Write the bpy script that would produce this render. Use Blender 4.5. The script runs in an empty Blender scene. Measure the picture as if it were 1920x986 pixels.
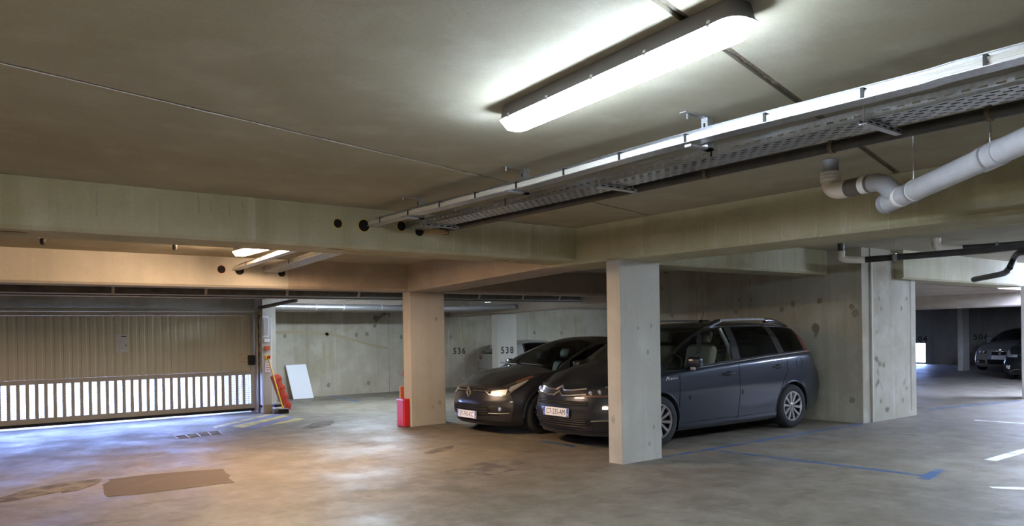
import bpy, bmesh, math, random
import numpy as np
from mathutils import Vector, Matrix, noise
random.seed(7)
C = bpy.context.scene.collection
SC = bpy.context.scene

# ------------------------------------------------------------------ camera
FPX, CYP, CAMH = 1444.7, 628.8, 1.505
YAW, PITCH, ROLL = (math.radians(a) for a in (52.11, -0.29, -0.89))
_f = Vector((math.cos(PITCH)*math.cos(YAW), math.cos(PITCH)*math.sin(YAW), math.sin(PITCH)))
_r0 = Vector((math.sin(YAW), -math.cos(YAW), 0)); _u0 = _r0.cross(_f)
_r = _r0*math.cos(ROLL) + _u0*math.sin(ROLL); _u = -_r0*math.sin(ROLL) + _u0*math.cos(ROLL)
cd = bpy.data.cameras.new('camera'); cam = bpy.data.objects.new('camera', cd); C.objects.link(cam)
cd.sensor_width = 36; cd.lens = 36*FPX/1920; cd.shift_y = (CYP-493)/1920; cd.clip_start = .05; cd.clip_end = 300
cam.matrix_world = Matrix(((_r.x,_u.x,-_f.x,0),(_r.y,_u.y,-_f.y,0),(_r.z,_u.z,-_f.z,CAMH),(0,0,0,1)))
SC.camera = cam
def ray(px, py): return _f + _r*((px-960)/FPX) - _u*((py-CYP)/FPX)
def P(px, py, z=0.0):
    d = ray(px, py); t = (z-CAMH)/d.z; return Vector((d.x*t, d.y*t, z))
def PV(px, py, v):
    d = ray(px, py); t = v/d.y; return Vector((d.x*t, v, CAMH+d.z*t))
def PU(px, py, u):
    d = ray(px, py); t = u/d.x; return Vector((u, d.y*t, CAMH+d.z*t))

# ------------------------------------------------------------------ view, world
vs = SC.view_settings
vs.view_transform = 'Standard'; vs.look = 'None'; vs.gamma = 1; vs.use_curve_mapping = False; vs.exposure = 1.32
w = bpy.data.worlds.new('overcast_sky'); SC.world = w; w.use_nodes = True
bg = w.node_tree.nodes['Background']; bg.inputs[0].default_value = (.30, .44, 1, 1); bg.inputs[1].default_value = 18.0
for nm, loc, rot, sx, sy in (('daylight_portal_gate', (2.5,15.33,.45), (math.radians(-90),0,0), 5.8, .75),
                             ('daylight_portal_door', (30.93,14.2,.62), (0,math.radians(90),0), .7, 1.1)):
    ld = bpy.data.lights.new(nm, 'AREA'); ld.shape = 'RECTANGLE'; ld.size = sx; ld.size_y = sy
    ld.cycles.is_portal = True
    lo = bpy.data.objects.new(nm, ld); C.objects.link(lo); lo.location = loc; lo.rotation_euler = rot

COOL = (.70, .84, 1.0); WARM = (1.0, .68, .42)
LAMP_E = dict(main=135, bay2=72, bay3=95, side=260, far=400, east=95, west=62)

# ------------------------------------------------------------------ materials
MT = {}
def mat(name, col, rough=.5, metal=0, coat=0, spec=.5, emit=None, es=0, alpha=1):
    m = bpy.data.materials.new(name); m.use_nodes = True; b = m.node_tree.nodes['Principled BSDF']
    b.inputs['Base Color'].default_value = (*col, 1); b.inputs['Roughness'].default_value = rough
    b.inputs['Metallic'].default_value = metal; b.inputs['Coat Weight'].default_value = coat
    b.inputs['Coat Roughness'].default_value = .08
    b.inputs['Specular IOR Level'].default_value = spec
    if emit: b.inputs['Emission Color'].default_value = (*emit,1); b.inputs['Emission Strength'].default_value = es
    MT[name] = m; return m
def noisy(name, c1, c2, scale=6, rough=.6, metal=0, bump=0.0, stretch=(1,1,1), rlo=None, detail=4, coat=0):
    m = mat(name, c1, rough, metal, coat); nt = m.node_tree; N = nt.nodes; L = nt.links; b = N['Principled BSDF']
    tc = N.new('ShaderNodeTexCoord'); mp = N.new('ShaderNodeMapping'); mp.inputs['Scale'].default_value = stretch
    L.new(tc.outputs['Object'], mp.inputs[0])
    nz = N.new('ShaderNodeTexNoise'); nz.inputs['Scale'].default_value = scale; nz.inputs['Detail'].default_value = detail
    L.new(mp.outputs[0], nz.inputs['Vector'])
    cr = N.new('ShaderNodeValToRGB'); cr.color_ramp.elements[0].position = .32; cr.color_ramp.elements[1].position = .68
    cr.color_ramp.elements[0].color = (*c1,1); cr.color_ramp.elements[1].color = (*c2,1)
    L.new(nz.outputs[0], cr.inputs[0]); L.new(cr.outputs[0], b.inputs['Base Color'])
    if bump:
        bp = N.new('ShaderNodeBump'); bp.inputs['Strength'].default_value = bump; bp.inputs['Distance'].default_value = .01
        n2 = N.new('ShaderNodeTexNoise'); n2.inputs['Scale'].default_value = scale*9; n2.inputs['Detail'].default_value = 3
        L.new(mp.outputs[0], n2.inputs['Vector']); L.new(n2.outputs[0], bp.inputs['Height']); L.new(bp.outputs[0], b.inputs['Normal'])
    return m
def mixrgb(nt, fac, a, b, mode='MIX'):
    n = nt.nodes.new('ShaderNodeMix'); n.data_type = 'RGBA'; n.blend_type = mode
    for s, v in ((0,fac),(6,a),(7,b)):
        if isinstance(v, (int,float)): n.inputs[s].default_value = v
        elif isinstance(v, tuple): n.inputs[s].default_value = (*v,1)
        else: nt.links.new(v, n.inputs[s])
    return n.outputs[2]
def concrete(name, base, dark, light, streak=.35, blot=.5, bump=.25, grain=60, rough=.85, marks=0.0, panel=0.0, seed=0):
    """cast concrete: cloudy blotches, vertical runs, tie-hole pits and pour grain"""
    m = mat(name, base, rough, spec=.25); nt = m.node_tree; N = nt.nodes; L = nt.links; b = N['Principled BSDF']
    g = N.new('ShaderNodeNewGeometry')
    def nz(scale, stretch=(1,1,1), detail=5, lo=.35, hi=.65, off=0):
        mp = N.new('ShaderNodeMapping'); mp.inputs['Scale'].default_value = stretch; mp.inputs['Location'].default_value = (off+seed,off*2,seed*3)
        L.new(g.outputs['Position'], mp.inputs[0])
        n = N.new('ShaderNodeTexNoise'); n.inputs['Scale'].default_value = scale; n.inputs['Detail'].default_value = detail
        n.inputs['Roughness'].default_value = .6
        L.new(mp.outputs[0], n.inputs['Vector'])
        r = N.new('ShaderNodeMapRange'); r.inputs[1].default_value = lo; r.inputs[2].default_value = hi
        L.new(n.outputs[0], r.inputs[0]); return r.outputs[0], n.outputs[0]
    def mul(x, k):
        q = N.new('ShaderNodeMath'); q.operation = 'MULTIPLY'; q.inputs[1].default_value = k; L.new(x, q.inputs[0]); return q.outputs[0]
    c = mixrgb(nt, mul(nz(.7)[0], blot), base, dark)
    c = mixrgb(nt, mul(nz(2.6, off=7, lo=.5, hi=.75)[0], blot*.8), c, light)
    if streak:
        c = mixrgb(nt, mul(nz(5, (1,1,.06), 3, .5, .72, 3)[0], streak), c, dark)
        c = mixrgb(nt, mul(nz(9, (1,1,.05), 2, .62, .75, 11)[0], streak*.9), c, light)
    if marks:
        c = mixrgb(nt, mul(nz(1.9, detail=2, lo=.70, hi=.74, off=19)[0], marks), c, tuple(x*.45 for x in dark))
    fine, raw = nz(grain, detail=2, lo=.3, hi=.7, off=5)
    c = mixrgb(nt, mul(fine, .14), c, tuple(x*.6 for x in dark))
    L.new(c, b.inputs['Base Color'])
    bp = N.new('ShaderNodeBump'); bp.inputs['Strength'].default_value = bump; bp.inputs['Distance'].default_value = .006
    mid = nz(14, detail=4, off=2)[1]
    ad = N.new('ShaderNodeMath'); ad.operation = 'ADD'; L.new(raw, ad.inputs[0]); L.new(mid, ad.inputs[1])
    L.new(ad.outputs[0], bp.inputs['Height']); L.new(bp.outputs[0], b.inputs['Normal'])
    return m
def glass(name, tint, refl=1.0):
    m = bpy.data.materials.new(name); m.use_nodes = True; nt = m.node_tree; N = nt.nodes; L = nt.links
    N.remove(N['Principled BSDF']); o = N['Material Output']
    t = N.new('ShaderNodeBsdfTransparent'); t.inputs[0].default_value = (*tint,1)
    g = N.new('ShaderNodeBsdfGlossy'); g.inputs['Roughness'].default_value = .03; g.inputs[0].default_value = (refl,refl,refl,1)
    f = N.new('ShaderNodeFresnel'); f.inputs[0].default_value = 1.5
    mx = N.new('ShaderNodeMixShader'); L.new(f.outputs[0], mx.inputs[0]); L.new(t.outputs[0], mx.inputs[1]); L.new(g.outputs[0], mx.inputs[2])
    L.new(mx.outputs[0], o.inputs[0]); MT[name] = m; return m

concrete('ceiling_concrete', (.40,.37,.285), (.30,.265,.19), (.48,.455,.38), streak=0, blot=.7, bump=.10, seed=1)
concrete('beam_concrete', (.46,.435,.305), (.33,.305,.18), (.60,.58,.49), streak=.55, blot=.6, bump=.25, seed=2)
concrete('rough_beam', (.46,.40,.34), (.30,.25,.20), (.55,.50,.44), streak=.1, blot=.5, bump=.9, grain=38, seed=3)
concrete('column_concrete', (.52,.50,.45), (.38,.35,.30), (.60,.59,.55), streak=.3, blot=.6, bump=.25, marks=.7, seed=4)
concrete('wall_concrete', (.44,.41,.335), (.29,.255,.18), (.52,.50,.44), streak=.55, blot=.75, bump=.3, marks=.85, seed=5)
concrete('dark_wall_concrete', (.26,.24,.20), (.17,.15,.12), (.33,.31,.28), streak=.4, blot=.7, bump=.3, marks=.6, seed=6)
mat('black_plastic', (.012,.012,.013), .45); mat('rubber', (.014,.014,.014), .8)
mat('chrome', (.95,.95,.96), .22, 1); mat('alloy', (.42,.40,.39), .3, 1); mat('dark_alloy', (.05,.05,.05), .4, .6)
noisy('galvanised', (.46,.47,.49), (.60,.61,.63), 40, .38, .85); mat('steel', (.55,.56,.58), .35, .9)
mat('white_cable', (.80,.78,.72), .5); mat('tie_black', (.02,.02,.02), .6)
mat('pvc_grey', (.30,.30,.32), .38); noisy('pvc_light', (.40,.40,.42), (.46,.46,.48), 20, .35); mat('pvc_white', (.75,.73,.70), .4); mat('pvc_beige', (.58,.52,.44), .45)
noisy('pvc_black', (.022,.021,.02), (.045,.042,.038), 12, .42); noisy('pipe_brown', (.07,.06,.05), (.13,.11,.09), 9, .5, bump=.1)
noisy('gate_beige', (.54,.495,.35), (.59,.54,.385), 3, .5); mat('gate_rail', (.46,.41,.32), .45)
mat('paint_text', (.03,.028,.026), .8); mat('white_sheet', (.72,.74,.80), .5); mat('paper', (.62,.60,.56), .8); mat('ink', (.05,.045,.04), .8)
mat('yellow', (.75,.53,.03), .45); mat('red_plastic', (.52,.07,.045), .5); mat('red_paint', (.60,.03,.035), .35); mat('orange_red', (.62,.11,.03), .5)
mat('navy', (.015,.015,.035), .5); mat('sign_green', (.02,.10,.025), .5); mat('sign_white', (.62,.62,.58), .5)
mat('plate_white', (.82,.82,.80), .4); mat('plate_blue', (.02,.08,.45), .4)
mat('cabinet_grey', (.46,.45,.44), .45); mat('void_black', (.004,.004,.004), .9); mat('wood', (.45,.30,.15), .7)
noisy('rope_brown', (.10,.08,.055), (.22,.18,.13), 30, .9, bump=.6); mat('mortar_light', (.52,.50,.45), .9)
mat('lens', (.45,.45,.46), .3, .5); mat('lens_dark', (.05,.05,.055), .15, .3, coat=1); mat('shade_toned_housing', (.14,.14,.15), .5); mat('gloss_black', (.012,.013,.016), .15, coat=1); mat('lime', (.55,.53,.47), .9); mat('rust', (.16,.06,.02), .9); mat('pit', (.23,.205,.155), .95); mat('patch_grey', (.33,.30,.25), .9); mat('stain_ochre', (.35,.30,.195), .9); mat('amber', (.13,.06,.03), .35, coat=.3); mat('tail_red', (.22,.02,.018), .2, coat=1)
mat('seat_beige', (.46,.43,.34), .8); mat('trim_grey', (.6,.62,.56), .7); mat('dash_dark', (.02,.02,.02), .6)
glass('car_glass', (.80,.85,.81)); glass('privacy_glass', (.06,.08,.075), .55); glass('clear_lens', (.85,.85,.85))
def paint(name, c, rough=.32):
    m = mat(name, c, rough, .55, coat=1.0); m.node_tree.nodes['Principled BSDF'].inputs['Coat Roughness'].default_value = .06; return m
paint('paint_slate', (.018,.023,.036)); paint('paint_graphite', (.034,.034,.042)); paint('paint_silver', (.38,.38,.37)); paint('paint_champagne', (.30,.29,.26)); paint('paint_black', (.012,.012,.014))
def emis(name, col, s):
    m = bpy.data.materials.new(name); m.use_nodes = True; b = m.node_tree.nodes['Principled BSDF']
    b.inputs['Base Color'].default_value = (.8,.8,.8,1); b.inputs['Emission Color'].default_value = (*col,1); b.inputs['Emission Strength'].default_value = s
    MT[name] = m
for k, col in (('main',COOL),('bay2',WARM),('bay3',COOL),('side',(.60,.72,1.0)),('far',(.55,.66,1.0)),('east',COOL),('west',(1.0,.80,.58))): emis('glow_'+k, col, LAMP_E[k]); emis('side_'+k, col, LAMP_E[k]*dict(main=.40, bay2=2.2).get(k,.8))

def floor_material():
    m = mat('floor_concrete', (.3,.27,.22), .45, spec=.5); nt = m.node_tree; N = nt.nodes; L = nt.links; b = N['Principled BSDF']
    g = N.new('ShaderNodeNewGeometry')
    def nz(scale, stretch=(1,1,1), detail=6, lo=.35, hi=.65, off=0):
        mp = N.new('ShaderNodeMapping'); mp.inputs['Scale'].default_value = stretch; mp.inputs['Location'].default_value = (off,off,0)
        L.new(g.outputs['Position'], mp.inputs[0]); n = N.new('ShaderNodeTexNoise'); n.inputs['Scale'].default_value = scale; n.inputs['Detail'].default_value = detail
        n.inputs['Roughness'].default_value = .65; L.new(mp.outputs[0], n.inputs['Vector'])
        r = N.new('ShaderNodeMapRange'); r.inputs[1].default_value = lo; r.inputs[2].default_value = hi; L.new(n.outputs[0], r.inputs[0]); return r.outputs[0], n.outputs[0]
    def mul(x, k):
        q = N.new('ShaderNodeMath'); q.operation = 'MULTIPLY'; q.inputs[1].default_value = k; L.new(x, q.inputs[0]); return q.outputs[0]
    c = mixrgb(nt, nz(.45)[0], (.185,.158,.120), (.135,.113,.083))
    c = mixrgb(nt, mul(nz(1.6, off=4, lo=.48, hi=.7)[0], .6), c, (.255,.23,.188))
    c = mixrgb(nt, mul(nz(1.1, (1,.5,1), off=9, lo=.56, hi=.72)[0], .65), c, (.09,.074,.056))
    c = mixrgb(nt, mul(nz(3.2, (1,.6,1), detail=9, off=21, lo=.46, hi=.62)[0], .45), c, (.27,.245,.205))
    c = mixrgb(nt, mul(nz(4.1, (.7,1,1), detail=9, off=27, lo=.50, hi=.64)[0], .55), c, (.09,.075,.057))
    c = mixrgb(nt, mul(nz(14, off=2, lo=.52, hi=.72)[0], .4), c, (.10,.085,.067))
    c = mixrgb(nt, mul(nz(9, off=31, lo=.72, hi=.76, detail=3)[0], .5), c, (.42,.40,.36))
    L.new(c, b.inputs['Base Color'])
    r = N.new('ShaderNodeMapRange'); r.inputs[1].default_value = .35; r.inputs[2].default_value = .68; r.inputs[3].default_value = .42; r.inputs[4].default_value = .72
    L.new(nz(1.3, off=13)[1], r.inputs[0]); L.new(r.outputs[0], b.inputs['Roughness'])
    bp = N.new('ShaderNodeBump'); bp.inputs['Strength'].default_value = .12; bp.inputs['Distance'].default_value = .004
    L.new(nz(40, detail=3)[1], bp.inputs['Height']); L.new(bp.outputs[0], b.inputs['Normal'])
floor_material()
def worn(name, col, amt=.45, lo=.52, hi=.62, rough=.5):
    """worn floor paint: the concrete shows through where the paint is gone"""
    m = mat(name, col, rough); nt = m.node_tree; N = nt.nodes; L = nt.links; b = N['Principled BSDF']
    g = N.new('ShaderNodeNewGeometry'); n = N.new('ShaderNodeTexNoise'); n.inputs['Scale'].default_value = 5; n.inputs['Detail'].default_value = 6
    L.new(g.outputs['Position'], n.inputs['Vector']); r = N.new('ShaderNodeMapRange'); r.inputs[1].default_value = lo; r.inputs[2].default_value = hi; r.inputs[4].default_value = amt
    L.new(n.outputs[0], r.inputs[0]); L.new(mixrgb(nt, r.outputs[0], col, (.18,.155,.12)), b.inputs['Base Color'])
worn('line_blue', (.035,.09,.22), .8); worn('line_white', (.74,.74,.74), .5); worn('line_yellow', (.55,.46,.16), .75, .45, .62); worn('line_blue_gate', (.13,.16,.34), .75, .45, .62)
worn('stain_brown', (.095,.070,.048), .1, rough=.9); worn('stain_dark', (.075,.064,.052), 1.0, .40, .58, rough=.9)

# ------------------------------------------------------------------ mesh helpers
def link(o, parent=None):
    C.objects.link(o)
    if parent: o.parent = parent
    return o
def meshobj(name, verts, faces, m, parent=None, smooth=False, origin=None):
    if origin is not None: verts = [(v[0]-origin[0], v[1]-origin[1], v[2]-origin[2]) for v in verts]
    me = bpy.data.meshes.new(name); me.from_pydata([tuple(v) for v in verts], [], faces); me.update()
    if smooth: me.shade_smooth()
    if m: me.materials.append(MT[m] if isinstance(m, str) else m)
    return link(bpy.data.objects.new(name, me), parent)
class Geo:
    """collects shapes for one mesh"""
    def __init__(s): s.v = []; s.f = []
    def add(s, v, f):
        o = len(s.v); s.v += [tuple(q) for q in v]; s.f += [tuple(i+o for i in q) for q in f]; return s
    def box(s, x0, x1, y0, y1, z0, z1):
        return s.add([(x0,y0,z0),(x1,y0,z0),(x1,y1,z0),(x0,y1,z0),(x0,y0,z1),(x1,y0,z1),(x1,y1,z1),(x0,y1,z1)],
                     [(0,3,2,1),(4,5,6,7),(0,1,5,4),(1,2,6,5),(2,3,7,6),(3,0,4,7)])
    def prism(s, poly, z0, z1):
        n = len(poly); v = [(p[0],p[1],z0) for p in poly] + [(p[0],p[1],z1) for p in poly]
        return s.add(v, [tuple(range(n-1,-1,-1)), tuple(range(n,2*n))] + [(i,(i+1)%n,n+(i+1)%n,n+i) for i in range(n)])
    def extrude(s, poly3, off):
        n = len(poly3); off = Vector(off); v = [Vector(p) for p in poly3]; v = v + [p+off for p in v]
        return s.add(v, [tuple(range(n-1,-1,-1)), tuple(range(n,2*n))] + [(i,(i+1)%n,n+(i+1)%n,n+i) for i in range(n)])
    def tube(s, pts, r, n=10, cap=True, closed=False):
        pts = [Vector(p) for p in pts]; m = len(pts); rs = r if isinstance(r, (list,tuple)) else [r]*m
        up = None; rings = []
        for i, p in enumerate(pts):
            if closed: t = (pts[(i+1)%m]-pts[i-1])
            else: t = pts[min(i+1,m-1)]-pts[max(i-1,0)]
            if t.length < 1e-9: t = Vector((0,0,1))
            t.normalize()
            if up is None:
                up = Vector((0,0,1)) if abs(t.z) < .9 else Vector((1,0,0))
            a = t.cross(up)
            if a.length < 1e-6: a = t.cross(Vector((0,1,0)))
            a.normalize(); up = a.cross(t).normalized()
            rings.append([p+(a*math.cos(k*2*math.pi/n)+up*math.sin(k*2*math.pi/n))*rs[i] for k in range(n)])
        v = [q for R in rings for q in R]; f = []
        for i in range(m if closed else m-1):
            j = (i+1) % m
            f += [(i*n+k, i*n+(k+1)%n, j*n+(k+1)%n, j*n+k) for k in range(n)]
        if cap and not closed: f += [tuple(range(n-1,-1,-1)), tuple((m-1)*n+k for k in range(n))]
        return s.add(v, f)
    def lathe(s, prof, n=32, axis='y', c=(0,0,0)):
        """prof: (radius, height along axis)"""
        v = []; m = len(prof)
        for k in range(n):
            a = 2*math.pi*k/n; ca, sa = math.cos(a), math.sin(a)
            for r, h in prof:
                q = {'y':(r*ca,h,r*sa), 'z':(r*ca,r*sa,h), 'x':(h,r*ca,r*sa)}[axis]
                v.append((q[0]+c[0], q[1]+c[1], q[2]+c[2]))
        f = [(k*m+i, ((k+1)%n)*m+i, ((k+1)%n)*m+i+1, k*m+i+1) for k in range(n) for i in range(m-1)]
        return s.add(v, f)
    def rbox(s, x0, x1, y0, y1, z0, z1, b=.02, seg=2):
        bm = bmesh.new(); bmesh.ops.create_cube(bm, size=1)
        for q in bm.verts: q.co = Vector((x0+(q.co.x+.5)*(x1-x0), y0+(q.co.y+.5)*(y1-y0), z0+(q.co.z+.5)*(z1-z0)))
        bmesh.ops.bevel(bm, geom=bm.edges[:], offset=b, segments=seg, profile=.5, affect='EDGES')
        bm.verts.index_update(); s.add([q.co for q in bm.verts], [tuple(q.index for q in f.verts) for f in bm.faces]); bm.free(); return s
    def xf(s, M): s.v = [tuple(M @ Vector(q)) for q in s.v]; return s
    def put(s, name, m, parent=None, smooth=False, origin=None):
        o = meshobj(name, s.v, s.f, m, parent, smooth, origin)
        if smooth:
            bm = bmesh.new(); bm.from_mesh(o.data)
            for e in bm.edges:
                if len(e.link_faces) == 2 and e.calc_face_angle(0) > .75: e.smooth = False
            bmesh.ops.recalc_face_normals(bm, faces=bm.faces[:]); bm.to_mesh(o.data); bm.free()
        else:
            bm = bmesh.new(); bm.from_mesh(o.data); bmesh.ops.recalc_face_normals(bm, faces=bm.faces[:]); bm.to_mesh(o.data); bm.free()
        return o
def tag(o, label, cat, group=None):
    o['label'] = label; o['category'] = cat
    if group: o['group'] = group
    return o
def struct(o, label=None):
    o['kind'] = 'structure'
    if label: o['label'] = label
    return o
def thing(name, loc, label, cat, group=None, rotz=0):
    o = bpy.data.objects.new(name, None); C.objects.link(o); o.location = loc; o.rotation_euler = (0,0,rotz); o.empty_display_size = .1
    return tag(o, label, cat, group)
def text(name, s, size, m, M, parent=None, extr=.001, align='CENTER', shear=0, space=1.0, bold=0):
    cu = bpy.data.curves.new(name, 'FONT'); cu.body = s; cu.size = size; cu.extrude = extr; cu.align_x = align; cu.align_y = 'CENTER'; cu.shear = shear; cu.space_character = space
    cu.resolution_u = 3; cu.offset = bold*size
    t = bpy.data.objects.new(name+'_src', cu); C.objects.link(t)
    dg = bpy.context.evaluated_depsgraph_get(); me = bpy.data.meshes.new_from_object(t.evaluated_get(dg))
    bpy.data.objects.remove(t); bpy.data.curves.remove(cu)
    me.transform(M); me.materials.clear(); me.materials.append(MT[m])
    me.name = name
    return link(bpy.data.objects.new(name, me), parent)
def frame(right, up, loc):
    r = Vector(right).normalized(); u = Vector(up).normalized(); n = r.cross(u)
    return Matrix(((r.x,u.x,n.x,loc[0]),(r.y,u.y,n.y,loc[1]),(r.z,u.z,n.z,loc[2]),(0,0,0,1)))

# ------------------------------------------------------------------ the building shell
ZC = 2.72
U0, U1, V0, V1 = -4.0, 31.0, -5.0, 17.62
def sbox(name, a, m, label=None): return struct(Geo().box(*a).put(name, m), label)
floor = sbox('floor', (U0-.2,U1+.2,V0-.2,V1+.2,-.2,0), 'floor_concrete', 'stained grey brown concrete garage floor')
sbox('ground', (-12,14,V1+.2,40,-.25,-.03), 'wall_concrete', 'concrete driveway outside the gate')
sbox('ceiling', (U0-.2,U1+.2,V0-.2,V1+.2,2.86,3.06), 'ceiling_concrete')
# slabs of the near bay, parted by two skew joints
def clip(poly, p, n):
    out = []
    for i, a in enumerate(poly):
        b = poly[(i+1) % len(poly)]; da = (a[0]-p[0])*n[0]+(a[1]-p[1])*n[1]; db = (b[0]-p[0])*n[0]+(b[1]-p[1])*n[1]
        if da >= 0: out.append(a)
        if da*db < 0:
            t = da/(da-db); out.append((a[0]+(b[0]-a[0])*t, a[1]+(b[1]-a[1])*t))
    return out
ceil_near = struct(Geo().box(U0,6.24,V0,6.757,ZC+.03,2.86).put('ceiling', 'ceiling_concrete'), 'precast concrete ceiling over the near bay')
JD = Vector((math.cos(math.radians(14.6)), math.sin(math.radians(14.6)))); JN = Vector((-JD.y, JD.x))
J1, J2 = P(480,230,ZC), P(1490,185,ZC)
d1, d2 = J1.x*JN.x+J1.y*JN.y, J2.x*JN.x+J2.y*JN.y
offs = [d2-(d1-d2)*2, d2-(d1-d2), d2, d1, d1+(d1-d2)]
edges = [-99]+offs+[99]
full = [(U0,V0),(6.24,V0),(6.24,6.757),(U0,6.757)]
for a, b in zip(edges[:-1], edges[1:]):
    ga = .012 if a != d2 else .022; gb = .012 if b != d2 else .022
    q = clip(full, (JN.x*(a+ga), JN.y*(a+ga)), (JN.x,JN.y)); q = clip(q, (JN.x*(b-gb), JN.y*(b-gb)), (-JN.x,-JN.y)) if q else q
    if len(q) > 2: Geo().prism(q, ZC, ZC+.03).put('slab', 'ceiling_concrete', ceil_near)
def joint_filler(d, name, m, r, wob, z, t0, t1, n, parent=ceil_near):
    pts, rs = [], []
    for i in range(n+1):
        t = t0+(t1-t0)*i/n; p = JD*t + JN*(d+random.uniform(-wob,wob)); pts.append((p.x,p.y,z+random.uniform(-wob,wob)*.5)); rs.append(r*random.uniform(.7,1.15))
    return Geo().tube(pts, rs, 7).put(name, m, parent, True)
joint_filler(d2, 'joint_rope', 'rope_brown', .022, .003, ZC+.026, 1.2, 7.1, 160)
joint_filler(d1, 'joint_mortar', 'rope_brown', .012, .004, ZC+.016, -2, 7.6, 260)
joint_filler(d1+.014, 'joint_edge', 'mortar_light', .0045, .001, ZC+.0030, -2, 4.6, 160)
sbox('ceiling', (6.95,U1,V0,6.64,ZC,2.86), 'ceiling_concrete', 'concrete ceiling over the aisle beyond the spine beam')
def slope_slab(name, u0, u1, va, za, vb, zb, m, label=None):
    return struct(Geo().add([(u0,va,za),(u1,va,za),(u1,vb,zb),(u0,vb,zb),(u0,va,2.86),(u1,va,2.86),(u1,vb,2.86),(u0,vb,2.86)],
        [(0,3,2,1),(4,5,6,7),(0,1,5,4),(1,2,6,5),(2,3,7,6),(3,0,4,7)]).put(name, m), label)
slope_slab('ceiling', U0, 6.28, 7.3, 2.69, 10.77, 2.59, 'ceiling_concrete', 'concrete ceiling of the second bay')
slope_slab('ceiling', 6.97, 11.56, 7.2, 2.69, 10.77, 2.59, 'ceiling_concrete', 'concrete ceiling over the parked cars')
sbox('ceiling', (U0,11.56,11.25,V1,2.44,2.86), 'ceiling_concrete', 'low concrete ceiling behind the second beam')
slope_slab('ceiling', 11.81, U1, 6.45, 2.24, V1, 2.16, 'rough_beam', 'rough concrete ceiling of the far bay')
# walls
def wall_with_hole(name, axis, at, th, a0, a1, z0, z1, h, m, label):
    g = Geo(); ha0, ha1, hz0, hz1 = h
    for b0, b1, c0, c1 in ((a0,ha0,z0,z1),(ha1,a1,z0,z1),(ha0,ha1,z0,hz0),(ha0,ha1,hz1,z1)):
        if b1-b0 < .001 or c1-c0 < .001: continue
        if axis == 'u': g.box(at,at+th,b0,b1,c0,c1)
        else: g.box(b0,b1,at,at+th,c0,c1)
    return struct(g.put(name, m), label)
sbox('wall_west', (U0-.2,U0,V0,V1,0,2.86), 'wall_concrete'); sbox('wall_south', (U0,U1,V0-.2,V0,0,2.86), 'wall_concrete')
dh0 = PU(1735,660,31).y
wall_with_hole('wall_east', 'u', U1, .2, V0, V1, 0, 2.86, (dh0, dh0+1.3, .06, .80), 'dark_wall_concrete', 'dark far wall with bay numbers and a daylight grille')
wall_with_hole('wall_gate', 'v', 15.28, .22, U0, 5.44, 0, 2.86, (-.32, 5.29, 0, 1.945), 'wall_concrete', 'concrete wall around the garage gate')
back = sbox('wall_back', (5.44,U1,V1,V1+.2,0,2.86), 'wall_concrete', 'streaked concrete back wall behind the bays')
sbox('wall_return', (5.44,5.62,15.25,V1,0,2.86), 'wall_concrete')
sbox('wall_post', (5.40,5.66,14.86,15.28,0,2.44), 'column_concrete', 'pale concrete wall end beside the gate')
sbox('wall_bay', (11.56,11.80,6.06,10.95,0,2.86), 'wall_concrete', 'concrete wall behind the slate people carrier')
sbox('wall_pier', (11.80,13.28,6.04,6.34,0,2.86), 'wall_concrete', 'broad concrete pier at the end of the bay wall')
# beams and columns
def beam_u(name, u0, u1, v0, v1, z0, m, ch=.03, z1=2.86, label=None):
    sec = [(v0,z0+ch),(v0+ch,z0),(v1-ch,z0),(v1,z0+ch),(v1,z1),(v0,z1)]
    return struct(Geo().extrude([(u0,v,z) for v,z in sec], (u1-u0,0,0)).put(name, m), label)
def beam_v(name, u0, u1, v0, v1, za, zb, m, ch=.03, label=None):
    sa = lambda z: [(u0,z+ch),(u0+ch,z),(u1-ch,z),(u1,z+ch),(u1,2.86),(u0,2.86)]
    A = [(u,v0,z) for u,z in sa(za)]; B = [(u,v1,z) for u,z in sa(zb)]; n = 6
    return struct(Geo().add(A+B, [tuple(range(n-1,-1,-1)), tuple(range(n,2*n))]+[(i,(i+1)%n,n+(i+1)%n,n+i) for i in range(n)]).put(name, m), label)
beam1 = beam_u('beam', U0, 6.24, 6.757, 7.3, 2.325, 'beam_concrete', label='olive stained concrete beam pierced by the cable trays')
beam_u('beam', 6.95, 11.56, 6.62, 7.2, 2.335, 'beam_concrete', label='dark concrete beam above the slate people carrier')
beam_v('beam', 6.24, 6.95, V0, 7.3, 2.29, 2.29, 'beam_concrete', label='long concrete spine beam on the near column')
beam_v('beam', 6.28, 6.97, 7.3, 10.77, 2.30, 2.165, 'rough_beam', label='rough concrete beam between the two columns')
beam2 = beam_u('beam', U0, 4.3, 10.77, 11.25, 2.175, 'column_concrete', label='warm lit concrete beam of the second bay')
beam_u('beam', 4.3, 11.56, 10.77, 11.25, 2.175, 'rough_beam', ch=.04, label='rough concrete beam above the second column')
beam_u('beam', 5.62, 11.56, 16.7, 17.1, 2.03, 'rough_beam', label='low concrete beam along the back wall')
beam_v('beam', 11.56, 12.25, 10.95, V1, 2.07, 1.93, 'rough_beam', label='pale concrete beam over the numbered column')
beam_u('beam', 12.58, 17.9, 5.9, 6.45, 2.255, 'beam_concrete', label='ochre concrete beam beside the pier')
beam_v('beam', 20.0, 20.45, 6.3, V1, 1.91, 1.87, 'rough_beam', label='brightly lit concrete beam in the far bay')
def column(u0, u1, v0, v1, z1, label, m='column_concrete', ch=.008):
    q = [(u0+ch,v0),(u1-ch,v0),(u1,v0+ch),(u1,v1-ch),(u1-ch,v1),(u0+ch,v1),(u0,v1-ch),(u0,v0+ch)]
    return struct(Geo().prism(q, 0, z1).put('column', m), label)
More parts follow.
